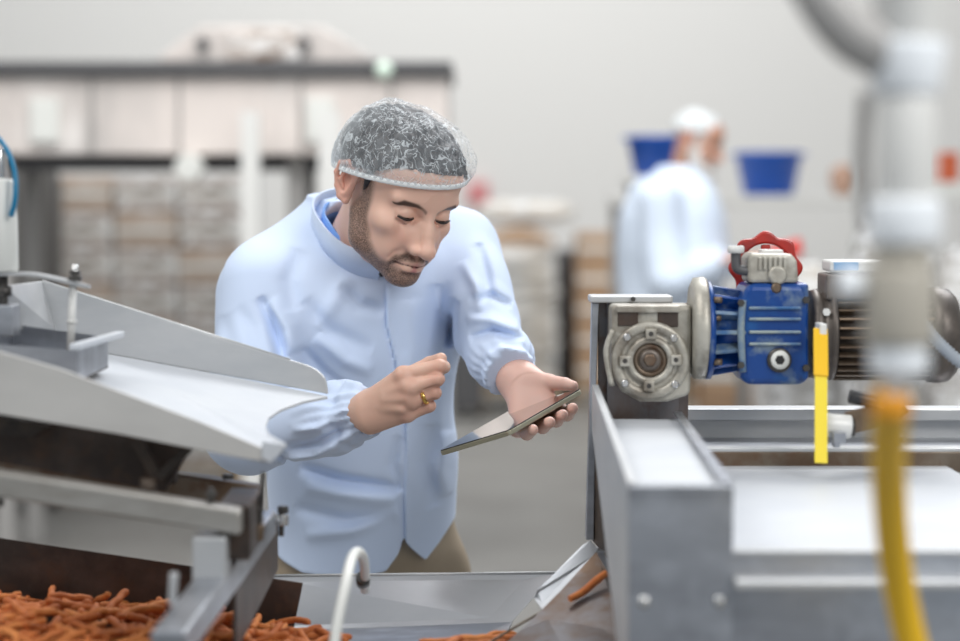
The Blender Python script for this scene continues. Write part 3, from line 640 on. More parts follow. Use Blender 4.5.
    def ring(rl, rf, hgt, a0, a1, dz, th, flare=.008, n=90):
        V = []; m = 6
        for i in range(n + 1):
            a = a0 + (a1 - a0) * i / n; wv = .0012 * math.sin(a * 5)
            for (rad_, u) in ((0, 0), (flare * .5, .5), (flare, 1), (flare + th, 1.0), (flare * .5 + th, .5), (th * 1.2, 0)):
                V.append(((rf + rad_ + wv) * math.cos(a), (rl + rad_ + wv) * math.sin(a), dz + u * hgt * (1 - .15 * max(0, math.cos(a)))))
        F = [(i * m + k, (i + 1) * m + k, (i + 1) * m + (k + 1) % m, i * m + (k + 1) % m) for i in range(n) for k in range(m)]
        return cf.w(np.array(V)), np.array(F)
    V, F = ring(.070, .083, .048, math.radians(4), math.radians(352), -.007, .0035); np_mesh('collar', V, F, M['coat'], co)
    V, F = ring(.057, .067, .040, math.radians(10), math.radians(350), -.004, .0035, .004); np_mesh('shirt_collar', V, F, M['shirt'], root)
    mb = MB(); pr = math.radians(-6); b0 = cf.w((.088, -.008, .004))[0]; mb.sph(b0, .0045); mb.build('collar_button', M['black'], co)
    # ring
    a = mcp[2] * .42 + pip[2] * .58; d = (pip[2] - mcp[2]); d /= np.linalg.norm(d)
    mb = MB(); tor = []; u = np.cross(d, (0, 0, 1)); u /= np.linalg.norm(u); w_ = np.cross(d, u); V = []
    for i in range(40):
        q = 2 * PI * i / 40; o = u * math.cos(q) + w_ * math.sin(q); wd = .0028 if (i % 10 != 0) else .0036
        for k in range(6):
            r = 2 * PI * k / 6; V.append(a + d * wd * math.sin(r) + o * (.0104 + .0012 * math.cos(r)))
    F = [(i * 6 + k, ((i + 1) % 40) * 6 + k, ((i + 1) % 40) * 6 + (k + 1) % 6, i * 6 + (k + 1) % 6) for i in range(40) for k in range(6)]
    setp(np_mesh('ring', np.array(V), np.array(F), M['gold'], root), 'gold ring')
    # trousers and shoes
    v = Vol((-.42, 3.25, .06), (.12, 3.78, 1.12), .006)
    v.loft([(1.08, -.175, 3.46, .125, .095, ang), (.95, -.170, 3.475, .140, .105, ang), (.86, -.170, 3.50, .140, .105, ang)], 0)
    for s, fx in ((-1, -.27), (1, -.08)): v.chain([(-.172 + s * .068, 3.495 + s * .038, .90), (fx, 3.49 + s * .06, .5), (fx, 3.55 + s * .06, .08)], [.092, .078, .068], .03)
    v.D += (.003 * sines(5, 45, 1.0)(v.ax[0][:, None, None], v.ax[1][None, :, None], v.ax[2][None, None, :])).astype(f4)
    HV, HF = v.nets(); np_mesh('trousers', HV, HF, M['khaki'], root)
    for s, fx in ((-1, -.27), (1, -.08)):
        v = Vol((fx - .12, 3.3, -.01), (fx + .16, 3.75, .13), .006); a = np.array((fx, 3.57 + s * .06, .045)); b = a + np.array((.07, -.15, -.012))
        v.cap(a, b, .045, .038, 0); v.cap(a, a + (0, 0, .04), .042, .045, .02); v.D = np.maximum(v.D, .0 - v.ax[2][None, None, :]).astype(f4)
        HV, HF = v.nets(); np_mesh('shoe', HV, HF, M['shoe'], root)
    # tablet
    t = empty('tablet', (TA + TC_) / 2 - nrm * .004, 'slim tablet with dark glass screen held in his open left hand', 'tablet')
    th = .0065; mb = MB()
    def rrect(inset, r=.008, n=6):
        o = []; la, lb = np.linalg.norm(e1), np.linalg.norm(e2); ua, ub = e1 / la, e2 / lb
        for (ca, cb, q0) in ((r, r, PI), (la - r, r, 1.5 * PI), (la - r, lb - r, 0), (r, lb - r, .5 * PI)):
            for k in range(n + 1):
                q = q0 + PI / 2 * k / n; o.append(TB + ua * (ca + (r - inset) * math.cos(q)) + ub * (cb + (r - inset) * math.sin(q)))
        return o
    mb.ext([Vector(p) for p in rrect(0)], -nrm * th); mb.build('casing', M['tab_case'], t, bevel=.0012)
    mb = MB(); mb.ext([Vector(p + nrm * .0001) for p in rrect(.0006)], nrm * .0012); mb.build('screen', M['glass_blk'], t)
    return root
build_worker()
# ================================================================ the older worker at the back
def build_older():
    Yc = 8.4; D = lambda px, py, Y=Yc: A3(P(px, py, Y))
    Fv = np.array((.90, -.38, -.36)); O = D(717, 147, 8.33); fr = Frame(O, Fv, (.05, 0, 1), .92); fr.O = fr.w((-.078, 0, 0))[0]
    root = empty('worker', (P(668, 300, Yc).x, Yc, 0), 'white-bearded man in cap and white-blue coat, standing in profile at the back', 'person')
    nb = fr.l([D(684, 176)])[0]
    V, F = head_sdf(.003, [(np.array((-.028, 0, -.04)), nb, .056, .062, .02)], lids=False)
    col, beard = head_cols(V, (.56, .31, .22), mous=1.0); beard = np.clip(beard * 1.6, 0, 1); parts = [(fr.w(V), F, col, beard)]
    def hand(W, Kn, curl):
        v = Vol(np.minimum(W, Kn) - .12, np.maximum(W, Kn) + .12, .004); W = np.array(W); Kn = np.array(Kn); d = (Kn - W) / np.linalg.norm(Kn - W)
        sd = np.cross(d, (0, 0, 1)); sd /= np.linalg.norm(sd); v.cap(W - d * .08, W, .03, .024, 0)
        for i in range(4):
            m_ = Kn + sd * (.010 - .018 * i) * .9 + np.array((0, 0, .004 * i)); v.cap(W, m_, .016, .012, .012)
            p_ = m_ + d * .04 + np.array(curl) * .3; t_ = p_ + np.array(curl); v.cap(m_, p_, .010, .009, .003); v.cap(p_, t_, .009, .007, .003)
        v.cap(W, W + d * .05 + sd * .045, .013, .011, .01); v.cap(W + d * .05 + sd * .045, W + d * .085 + sd * .04 + np.array(curl) * .4, .010, .008, .003)
        hv, hf = v.nets(); parts.append(plain(hv, hf, (.54, .30, .21)))
    Wr, Wl = D(722, 262, 8.24), D(742, 262, 8.54)
    hand(Wr, D(737, 258, 8.18), (.02, 0, -.03)); hand(Wl, D(755, 258, 8.48), (.02, 0, -.03))
    x0 = P(665, 0, Yc).x; v = Vol((x0 - .30, Yc - .34, 0), (x0 + .40, Yc + .34, 1.55), .014); ang = math.radians(-62)
    v.loft([(.92, x0, Yc, .14, .10, ang), (1.2, x0, Yc, .13, .10, ang), (1.42, x0 - .0, Yc, .17, .10, ang), (1.50, x0, Yc, .06, .05, ang)], 0)
    for s in (-1, 1): v.chain([(x0 + .0, Yc + s * .09, .92), (x0 + .01, Yc + s * .10, .5), (x0 - .01, Yc + s * .10, .08)], [.075, .055, .045], .02)
    hv, hf = v.nets(); parts.append(plain(hv, hf, SKIN)); V, F, cc, bb = merge(parts)
    np_mesh('body', V, F, M['skin_old'], root, cc, {'beard': bb})
    v = Vol((-.13, -.10, -.16), (.12, .10, .02), .004)                       # the white beard stands off the jaw
    v.chain([(.028, -.064, -.045), (.045, -.050, -.090), (.080, -.020, -.118), (.086, 0, -.122), (.080, .020, -.118), (.045, .050, -.090), (.028, .064, -.045)], [.012, .020, .024, .026, .024, .020, .012], .01)
    v.ell((.094, 0, -.062), (.012, .03, .008), .006); X = v.ax[0][:, None, None]; v.D += (sines(2, 300, .0015)(X, v.ax[1][None, :, None], v.ax[2][None, None, :])).astype(f4)
    hv, hf = v.nets(); np_mesh('beard', fr.w(hv), hf, M['hair_white'], root)
    v = Vol((-.16, -.12, -.02), (.12, .12, .17), .004); v.ell((-.018, 0, .038), (.106, .085, .077), 0); X, Y, Z = v.ax[0][:, None, None], v.ax[1][None, :, None], v.ax[2][None, None, :]
    v.D += (.003 * sines(4, 90, 1)(X, Y, Z)).astype(f4); v.D = np.maximum(v.D, (.028 + .22 * X) - Z + 0 * Y).astype(f4); hv, hf = v.nets(); np_mesh('cap', fr.w(hv), hf, M['net_far'], root)
    # coat
    v = Vol((x0 - .42, Yc - .42, .78), (x0 + .46, Yc + .42, 1.60), .007); X, Y, Z = v.ax[0][:, None, None], v.ax[1][None, :, None], v.ax[2][None, None, :]
    def row(py, xl, xr, a=.20):
        p0, p1 = P(xl, py, Yc), P(xr, py, Yc); return (p0.z, (p0.x + p1.x) / 2, Yc, a, (p1.x - p0.x) / 2 * .92, ang)
    v.loft([(.80, x0, Yc, .24, .20, ang), row(300, 617, 722, .23), row(250, 615, 730, .23), row(215, 618, 728, .22), row(190, 630, 716, .19), row(174, 650, 704, .12), row(163, 664, 697, .07)], 0)
    for W, yy in ((Wr, -.19), (Wl, .19)):
        Sx = np.array((P(655, 0, Yc).x, Yc + yy, P(0, 200, Yc).z)); E = np.array((P(660, 0, Yc).x + .02, Yc + yy * 1.3, P(0, 278, Yc).z))
        v.cap(Sx, E, .086, .074, .04); v.cap(E, W + (E - W) * .12, .070, .048, .03)
    v.D += (.006 * sines(8, 22, 1)(X, Y, Z)).astype(f4)
    nc = D(683, 168); v.cap(nc, nc + np.array((.03, 0, .12)), .056, .062, .004, 's'); v.D = np.maximum(v.D, .86 - Z).astype(f4)
    hv, hf = v.nets(); np_mesh('lab_coat', hv, hf, M['coat_far'], root)
    v = Vol((x0 - .25, Yc - .3, .0), (x0 + .25, Yc + .3, .95), .012)
    v.loft([(.94, x0, Yc, .155, .115, ang), (.82, x0, Yc, .16, .12, ang)], 0)
    for s in (-1, 1): v.chain([(x0 + .0, Yc + s * .09, .88), (x0 + .01, Yc + s * .10, .5), (x0 - .01, Yc + s * .10, .1)], [.095, .075, .065], .02)
    hv, hf = v.nets(); np_mesh('trousers', hv, hf, M['khaki'], root)
    for s in (-1, 1):
        mb = MB(); mb.sph((x0 + .04, Yc + s * .10, .045), (.13, .048, .045)); mb.build('shoe', M['shoe'], root)
    return root
# ================================================================ room shell
def structure(mb, name, m, **k): return setp(mb.build(name, m, None, **k), kind='structure')
mb = MB(); mb.bb((-7, -.6, -.1), (7, 18.5, 0)); structure(mb, 'floor', M['floor'])
mb = MB(); mb.bb((-7.1, 18.5, -.1), (7.1, 18.65, 6.2)); structure(mb, 'wall_back', M['wall'])
mb = MB(); mb.bb((-7.15, -.6, -.1), (-7, 18.5, 6.2)); structure(mb, 'wall_left', M['wall'])
mb = MB(); mb.bb((7, -.6, -.1), (7.15, 18.5, 6.2)); structure(mb, 'wall_right', M['wall'])
mb = MB(); mb.bb((-7, 18.44, 0), (7, 18.498, .10)); structure(mb, 'baseboard_back', M['grey'])
build_older()

# ================================================================ background things
def panel_from_px(mb, x0, x1, y0, y1, Y, dep):   # box whose front face spans the given photo rectangle at depth Y
    a, b = P(x0, y1, Y), P(x1, y0, Y); mb.bb((a.x, Y, a.z), (b.x, Y + dep, b.z)); return mb
# overhead machine hood
t = empty('process_tunnel', (P(220, 0, 9).x, 9.3, 0), 'long stainless steel process tunnel standing high on legs behind the pallets', 'machine')
mb = MB(); panel_from_px(mb, -30, 448, 76, 155, 9, .9); mb.build('housing', M['hood'], t, bevel=.01)
mb = MB(); panel_from_px(mb, -34, 452, 61, 75, 8.95, 1.0); mb.build('top_ledge', M['dark'], t, bevel=.005)
mb = MB(); panel_from_px(mb, -20, 330, 156, 170, 9.15, .6); mb.build('under_tray', M['dark'], t)
for a, b in ((30, 58), (306, 334)): mb = MB(); panel_from_px(mb, a, b, 98, 142, 8.97, .03); mb.build('inspection_hatch', M['cream'], t, bevel=.004)
for a, b in ((90, 3), (178, 2), (300, 2), (390, 2)): mb = MB(); panel_from_px(mb, a, a + b, 78, 154, 8.985, .02); mb.build('seam_strip', M['grey'], t)
for a in (-10, 286, 428):
    mb = MB(); p = P(a, 0, 9.1).x; mb.bb((p, 9.1, 0), (p + .07, 9.17, P(0, 154, 9.1).z)); mb.bb((p, 9.7, 0), (p + .07, 9.77, P(0, 154, 9.1).z)); mb.build('leg_frame', M['grey'], t)
mb = MB(); c = P(188, 168, 8.9); mb.cyl(c, c + Vector((0, .12, 0)), .055); mb.build('round_cap', M['cream'], t, bevel=.006)
mb = MB(); c = P(384, 70, 8.85); mb.sph(c, .035); mb.build('indicator_lamp', mat('pale_green_lens', (.75, .9, .78), .2), t)
t = empty('control_cabinet', P(268, 68, 9.4), 'trapezoid pale cabinet sitting on top of the process tunnel', 'cabinet')
mb = MB(); mb.ext([P(*q, 9.1) for q in ((160, 62), (372, 62), (372, 56), (322, 26), (200, 26), (160, 56))], (0, .5, 0)); mb.build('body', M['hood'], t, bevel=.01)
mb = MB(); panel_from_px(mb, 228, 300, 31, 60, 9.07, .03); mb.build('door', M['wrap'], t, bevel=.006)
for x in (203, 304): mb = MB(); c = P(x, 44, 9.08); mb.cyl(c, c - Vector((0, .03, 0)), .025); mb.build('knob', M['dark'], t)
# column by the tunnel
for (a, b, lab) in ((240, 258, 'pale upright post left of the narrow dark slot under the tunnel'), (318, 340, 'pale upright post right of the narrow dark slot under the tunnel')):
    mb = MB(); p0, p1 = P(a, 0, 8.7).x, P(b, 0, 8.7).x; mb.bb((p0, 8.7, 0), (p1, 8.78, P(0, 112, 8.7).z)); mb.bb((p0 - .03, 8.66, 0), (p1 + .03, 8.82, .012)); setp(mb.build('support_post', M['pvc']), lab, 'post')
# dark tank at the far left
t = empty('dark_tank', (P(10, 0, 10.8).x, 10.8, 0), 'dark grey round tank at the left edge behind the metal chute', 'tank')
xt = P(10, 0, 10.8).x
mb = MB(); mb.lathe((xt, 10.8, .0), (0, 0, 1), [(0, .20), (.05, .235), (P(0, 165, 10.8).z - .08, .235), (P(0, 141, 10.8).z, .17)], 40); mb.build('shell', mat('tank_grey', (.13, .125, .12), .5, .2), t)
mb = MB(); mb.lathe((xt, 10.8, P(0, 141, 10.8).z), (0, 0, 1), [(0, .12), (.04, .12)], 30); mb.build('lid', M['grey'], t)
# pallets of wrapped cartons
ORD = ['bottom', 'second', 'third', 'fourth', 'fifth', 'sixth', 'seventh', 'eighth']
def pallet(x0, x1, Y, dep, ztop, nx, nz, m_, grp, lab, name='wrapped_carton', jit=.003, palname=True, palab=''):
    if palname:
        t = empty('pallet', ((x0 + x1) / 2, Y + dep / 2, 0), palab, 'pallet')
        mb = MB(); mb.bb((x0, Y, .11), (x1, Y + dep, .14)); mb.build('deck', M['wood'], t)
        for fx in (0, .45, .9): mb = MB(); a = x0 + (x1 - x0) * fx; mb.bb((a, Y, 0), (a + (x1 - x0) * .1, Y + dep, .11)); mb.build('bearer', M['wood'], t)
    dx = (x1 - x0) / nx; dz = (ztop - .142) / nz; first = {}
    for k in range(nz):
        for i in range(nx):
            key = (i + k) % 3
            if key not in first:
                mb = MB(); mb.box((0, 0, 0), (dx * .97, dep * .96, dz * .97)); o = mb.build(name, m_[key % len(m_)], None, bevel=.012); first[key] = o
                mb = MB(); mb.box((0, -dep * .48 - .003, 0), (dx * .95, .004, dz * .16)); mb.build('tape', M['cream'], o)
                new = o
            else:
                new = first[key].copy(); C.objects.link(new)
                for ch in first[key].children: c2 = ch.copy(); C.objects.link(c2); c2.parent = new
            new.location = (x0 + dx * (i + .5) + random.uniform(-jit, jit), Y + dep / 2 + random.uniform(-jit, jit), .142 + dz * (k + .5)); new.rotation_euler = (0, 0, random.uniform(-.006, .006))
            ro = ORD[k] + ' layer from the floor'; cx = '' if nx == 1 else ', ' + ('left', 'middle', 'right')[i] + ' one'
            setp(new, lab + ', ' + ro + cx, 'carton', grp)
Yp = 11.3
pallet(P(46, 0, Yp).x, P(240, 0, Yp).x, Yp, .7, P(0, 176, Yp).z, 3, 8, [M['wrap'], M['carton_lt'], M['wrap']], 'film-wrapped cartons on the pallet under the tunnel', 'film-wrapped pale carton behind the chute', palab='wooden pallet under the film-wrapped cartons behind the metal chute')
Yp = 16.0
pallet(P(577, 0, Yp).x, P(640, 0, Yp).x, Yp, .5, P(0, 233, Yp).z, 1, 5, [M['carton']] * 3, 'brown cartons stacked behind the older man', 'plain brown carton behind the older man', 'carton', palab='wooden pallet under the plain brown cartons')
Yp = 10.0
pallet(P(652, 0, Yp).x, P(800, 0, Yp).x, Yp, .6, P(0, 352, Yp).z, 3, 3, [M['carton'], M['carton_lt'], M['carton']], 'low brown cartons behind the blue gearmotor', 'brown carton behind the blue gearmotor', 'carton', palab='wooden pallet under the low stack of cartons')
# sacks in the middle
t = empty('pallet', (P(520, 0, 16).x, 16, 0), 'wooden pallet under the pile of white sacks', 'pallet')
xa, xb = P(478, 0, 15.6).x, P(562, 0, 15.6).x
mb = MB(); mb.bb((xa, 15.6, .11), (xb, 16.4, .14)); mb.build('deck', M['wood'], t)
for fx in (0, .45, .9): mb = MB(); a = xa + (xb - xa) * fx; mb.bb((a, 15.6, 0), (a + .05, 16.4, .11)); mb.build('bearer', M['wood'], t)
def sack(name, c, r, m_, seed, R=None):
    v = Vol([-q - .03 for q in r], [q + .03 for q in r], max(r) / 16); X, Y, Z = v.ax[0][:, None, None], v.ax[1][None, :, None], v.ax[2][None, None, :]
    d = ((np.abs(X) / r[0]) ** 3.2 + (np.abs(Y) / r[1]) ** 3.2 + (np.abs(Z) / r[2]) ** 2.4) ** (1 / 2.8); v.D = ((d - 1) * min(r) + sines(seed, 16, min(.010, min(r) * .08))(X, Y, Z)).astype(f4)
    hv, hf = v.nets(); o = np_mesh(name, hv, hf, m_, None); o.location = c; return o
zt = P(0, 250, 15.6).z; nS = 8; dz = (zt - .14) / nS; protos = [sack('sack', (0, 0, 0), ((xb - xa) / 2 * .95, .37, dz * .46), M['bag'], 20 + i) for i in range(3)]
for k in range(nS):
    o = protos[k] if k < 3 else protos[k % 3].copy()
    if k >= 3: C.objects.link(o)
    o.location = ((xa + xb) / 2 + random.uniform(-.02, .02), 16.0, .145 + dz * (k + .5)); setp(o, 'full white sack behind his left arm, ' + ORD[k] + ' of eight counted from the floor', 'sack', 'white sacks piled on the middle pallet')
mb = MB(); arch = [Vector((xa + (xb - xa) * q, 15.7, zt - .012 + (P(0, 226, 15.6).z - zt) * math.sin(q * PI) ** .6)) for q in np.linspace(.04, .96, 15)]
mb.ext(arch, (0, .5, 0)); setp(mb.build('bent_cardboard', M['carton'], bevel=.01), 'arched piece of brown cardboard on top of the white sacks', 'cardboard')
o = sack('plastic_bundle', (P(528, 0, 15.6).x, 16.0, P(0, 226, 15.6).z + .095), (.34, .22, .08), M['bag'], 31); setp(o, 'crumpled clear plastic bundle topping the cardboard above the sacks', 'bundle')
mb = MB(); p0, p1 = P(560, 0, 16.4).x, P(577, 0, 16.4).x; mb.lathe(((p0 + p1) / 2, 16.6, 0), (0, 0, 1), [(0, .07), (P(0, 252, 16.4).z - .03, .082), (P(0, 250, 16.4).z, .075)], 24); setp(mb.build('tall_bin', M['dark']), 'tall dark bin between the white sacks and brown cartons', 'bin')
t = empty('pallet_truck', (P(470, 0, 15).x, 15, 0), 'dark low pallet truck standing behind his left sleeve', 'pallet truck')
mb = MB(); a = P(450, 0, 15).x; b = P(484, 0, 15).x; mb.bb((a, 15, .06), (b, 15.5, P(0, 335, 15).z)); mb.build('body', M['dark'], t, bevel=.03)
for x in (a + .03, b - .07): mb = MB(); mb.cyl((x, 15.1, .045), (x + .04, 15.1, .045), .045); mb.build('wheel', M['black'], t)
mb = MB(); panel_from_px(mb, 468, 488, 182, 204, 18.42, .075); setp(mb.build('wall_sign', mat('faded_red_sign', (.62, .23, .24), .6), bevel=.01), 'small faded red sign on the pale back wall', 'sign')
# wall shelf, basins
Ys = 10.6
t = empty('long_shelf', P(780, 200, Ys + .2), 'long grey steel shelf carrying the blue basin behind the older man', 'shelf')
mb = MB(); panel_from_px(mb, 612, 1000, 196, 206, Ys, .45); mb.build('board', M['pvc'], t, bevel=.006)
for x in (616, 990):
    mb = MB(); p = P(x, 0, Ys).x; zz = P(0, 206, Ys).z; mb.bb((p, Ys + .02, 0), (p + .05, Ys + .07, zz)); mb.bb((p, Ys + .38, 0), (p + .05, Ys + .43, zz)); mb.build('leg_frame', M['grey'], t)
def basin(px0, px1, py0, py1, Y, lab, tilt=0):
    a, b = P(px0, py0, Y), P(px1, py1, Y); R = (b.x - a.x) / 2; H = a.z - b.z; c = Vector(((a.x + b.x) / 2, Y, b.z)); r0 = R * .74
    root = empty('basin', c, lab, 'basin'); mb = MB()
    mb.lathe(c, (0, 0, 1), [(0, r0 * .9), (.004, r0), (H * .90, R * .96), (H * .92, R), (H, R), (H, R * .93), (H * .9, R * .92), (.012, r0 * .95)], 40); mb.build('tub', M['basin'], root)
    for s in (-1, 1): mb = MB(); mb.box(c + Vector((s * (R + .004), 0, H * .93)), (.022, .09, .012)); mb.build('handle', M['basin'], root, bevel=.003)
    return root
basin(735, 802, 152, 195.5, Ys + .22, 'blue plastic basin alone on the shelf right of the older man')
b2 = basin(626, 690, 136, 176, 9.7, 'blue plastic basin half hidden behind the head of the older man')
t = empty('stand', (P(660, 0, 9.7).x, 9.7, 0), 'narrow grey stand holding the basin behind the older man', 'stand')
zb = P(0, 176, 9.7).z; xc = P(658, 0, 9.7).x
mb = MB(); mb.bb((xc - .14, 9.56, zb - .03), (xc + .14, 9.84, zb - .001)); mb.build('top', M['pvc'], t)
for sx in (-.12, .12): mb = MB(); mb.bb((xc + sx - .015, 9.68, 0), (xc + sx + .015, 9.72, zb - .03)); mb.build('leg', M['grey'], t)
mb = MB(); c = P(843, 195.5, Ys + .2); mb.lathe(c, (0, 0, 1), [(0, .035), (.03, .055), (.08, .066), (.12, .058), (.145, .03), (.15, .0)], 28); setp(mb.build('jar', mat('tan_pottery', (.52, .33, .24), .6)), 'rounded tan jar on the shelf near the foreground pipe', 'jar')
mb = MB(); panel_from_px(mb, 936, 960, 152, 182, Ys + .1, .25); mb2 = setp(mb.build('crate', mat('orange_red_plastic', (.62, .13, .05), .5), bevel=.01), 'orange-red crate at the right edge beyond the pipe', 'crate')
mb = MB(); panel_from_px(mb, 925, 975, 183, 195.5, Ys + .08, .3); setp(mb.build('box', M['cream'], bevel=.01), 'flat off-white box under the orange-red crate', 'box')
# wrapped goods behind the motor
for (a, b, y0, yb, Y, lab, sd) in ((770, 870, 262, 420, 8.8, 'crumpled clear-wrapped bundle above the motor, left one', 41), (850, 960, 212, 420, 9.3, 'tall crumpled clear-wrapped bundle behind the vertical pipe', 42), (935, 1010, 262, 420, 8.6, 'low crumpled clear-wrapped bundle at the right edge', 43)):
    p0, p1 = P(a, y0, Y), P(b, y0, Y); h_ = p0.z; o = sack('wrapped_bundle', (0, 0, 0), ((p1.x - p0.x) / 2, .22, h_ / 2), mat('clear_film_' + str(sd), (.50, .49, .47), .2, 0, [(9, .45, .55, (.85, .86, .87), (1, 1, 2.5)), (13, .55, .62, (.25, .22, .20), (1, 1, 2)), (5, .64, .68, (.2, .42, .28), o1)], (14, .9, .05)), sd)
    o.location = ((p0.x + p1.x) / 2, Y + .3, h_ / 2 + .01); setp(o, lab, 'bundle')
# work table in front of the older man, with the red tool he reaches for
Yt = 8.3
t = empty('work_table', (P(790, 0, Yt).x, Yt, 0), 'steel work table the older man leans over, behind the motor', 'table')
zt_ = P(0, 292, Yt).z
mb = MB(); a = P(745, 0, Yt).x; b = P(860, 0, Yt).x; mb.bb((a, Yt - .3, zt_ - .03), (b, Yt + .3, zt_)); mb.build('table_top', M['steel_lt'], t)
for x in (a + .03, b - .03):
    for y in (Yt - .26, Yt + .26): mb = MB(); mb.bb((x - .02, y - .02, 0), (x + .02, y + .02, zt_ - .03)); mb.build('leg', M['grey'], t)
v = Vol((-.10, -.08, -.06), (.10, .08, .06), .006); v.cap((-.035, 0, -.012), (.03, 0, .0), .036, .028, 0); v.cap((.01, 0, .01), (.04, 0, .03), .02, .014, .01); hv, hf = v.nets()
o = np_mesh('red_cloth', hv, hf, mat('red_cloth_fabric', (.62, .05, .04), .7), None); o.location = (P(789, 0, 8.2).x, 8.2, P(0, 250, 8.2).z); setp(o, 'red bunched cloth on the block just in front of his hands', 'cloth')
mb = MB(); c = P(800, 0, 8.2).x; mb.bb((c - .08, 8.12, zt_ + .001), (c + .08, 8.28, P(0, 250, 8.2).z - .047)); setp(mb.build('product_block', M['bag'], bevel=.01), 'pale block under the red cloth on the work table', 'block')
# ================================================================ left machine: sloping chute
def poly_plate(mb, pts, th): 
    pts = [Vector(p) for p in pts]; n = (pts[1] - pts[0]).cross(pts[2] - pts[0]).normalized()
    return mb.ext(pts, n * th)
def smooth_px(pts, n=6): return [tuple(q) for q in catmull([Vector((a, b, 0)) for a, b in pts], n)]
YN, YF = 2.42, 2.80
t = empty('discharge_chute', P(120, 460, 2.6), 'sloping stainless steel discharge chute with open curved mouth on the left machine', 'chute')
# near wall
mb = MB(); top = [(-60, 329), (0, 351), (60, 368), (144, 400), (200, 421), (262, 447)]; end = smooth_px([(262, 447), (270, 452), (272, 458), (268, 462)], 4); bot = [(230, 456), (120, 434), (0, 414), (-60, 405)]
mb.ext([P(a, b, YN) for a, b in top + [(q[0], q[1]) for q in end[1:]] + bot], (0, -.004, 0)); mb.build('near_wall', M['steel_near'], t, bevel=.0012)
# far wall
topf = [(42, 281), (120, 305), (200, 332), (290, 360)]; endf = smooth_px([(290, 360), (312, 367), (325, 378), (328, 394)], 4); botf = [(240, 378), (109, 354), (30, 335)]
mb = MB(); mb.ext([P(a, b, YF) for a, b in topf + [(q[0], q[1]) for q in endf[1:]] + botf], (0, .004, 0)); mb.build('far_wall', M['steel_lt'], t, bevel=.0012)
# floor sheet with concave mouth
far = [P(-40, 322, YF), P(109, 354, YF), P(240, 378, YF), P(328, 396, YF)]
mouth = [P(303, 401, 2.745), P(281, 409, 2.69), P(269, 417, 2.64), P(266, 426, 2.585), P(270, 434, 2.52), P(280, 440, 2.46), P(287, 444, YN - .004)]
nearl = [P(268, 452, YN), P(120, 420, YN), P(-60, 392, YN)]
mb = MB(); mb.ext(far + mouth + nearl, (0, 0, -.004)); mb.build('floor_sheet', M['white_sheet'], t, bevel=.001)
# rolled lip at the near corner
mb = MB(); mb.ext([P(262, 441, YN - .004), P(287, 444, YN - .004), P(279, 455, YN - .004), P(270, 463, YN - .004), P(262, 458, YN - .004)], (0, -.003, 0)); mb.build('corner_lip', M['white_sheet'], t, bevel=.001)
# end plate at the upper left
mb = MB(); a, b, c, d = P(42, 281, YF), P(56, 330, 2.795), P(-10, 330, 2.60), P(4, 286, 2.62); mb.ext([a, b, c, d], Vector((-.002, .003, 0))); mb.build('end_plate', M['steel_lt'], t, bevel=.001)
mb = MB(); mb.tube([P(42, 281, YF + .002), P(290, 360, YF + .002)], .0018, 8, 1); mb.build('rim_bead', M['steel_lt'], t)
# feed pan in the chute
t = empty('feed_pan', P(60, 360, 2.62), 'small open steel pan sitting inside the sloping chute', 'pan')
A0, B0, C0, D0 = P(-30, 342, 2.52), P(77, 351, 2.52), P(108, 337, 2.66), P(12, 324, 2.70); dn = Vector((0, 0, -.036))
def wallq(mb, a, b): mb.ext([a, b, b + dn * .95, a + dn * .95], (Vector((b - a)).cross(dn)).normalized() * .002)
for nm, a, b in (('front_wall', A0, B0), ('side_wall', B0, C0), ('back_wall', C0, D0), ('side_wall', D0, A0)): mb = MB(); wallq(mb, a, b); mb.build(nm, M['steel'], t)
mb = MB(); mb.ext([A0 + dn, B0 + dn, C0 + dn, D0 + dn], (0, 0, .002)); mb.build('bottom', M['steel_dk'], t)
mb = MB(); mb.bar(P(74, 347, 2.51) , P(120, 334, 2.68), .012, .007); mb.build('lip_bar', M['white_sheet'], t, bevel=.0015)
# swing arm with bolt, rod
t = empty('curved_clamp', P(74, 280, 2.6), 'thin curved metal clamp arm bolted over the chute at the left edge', 'arm')
pts = [P(-40, 273, 2.6), P(0, 274, 2.6), P(30, 274, 2.6), P(58, 279, 2.6), P(90, 287, 2.6)]; cc = catmull(pts, 6)
mb = MB()
for i in range(len(cc) - 1): mb.bar(cc[i], cc[i + 1], .028 if i < 20 else .028 - .005 * (i - 19), .0035, (0, 0, 1))
mb.build('strap_plate', M['steel_lt'], t)
for dz, r, h_, nm in ((0, .0085, .006, 'nut'), (.007, .0070, .005, 'nut')): mb = MB(); c = P(75, 281, 2.6) + Vector((0, 0, dz)); mb.lathe(c, (0, 0, 1), [(0, r), (h_, r)], 6, False); mb.build(nm, M['bolt_dk'], t, bevel=.0008)
mb = MB(); c = P(75, 281, 2.6); mb.cyl(c, c + Vector((0, 0, .019)), .0035); mb.build('stud', M['chrome'], t)
mb = MB(); mb.cyl(P(73, 283, 2.6), P(70, 363, 2.6), .0045); mb.lathe(P(72, 323, 2.6), (0, 0, 1), [(0, .0058), (.003, .0058)], 12); mb.build('rod', M['pvc'], t)
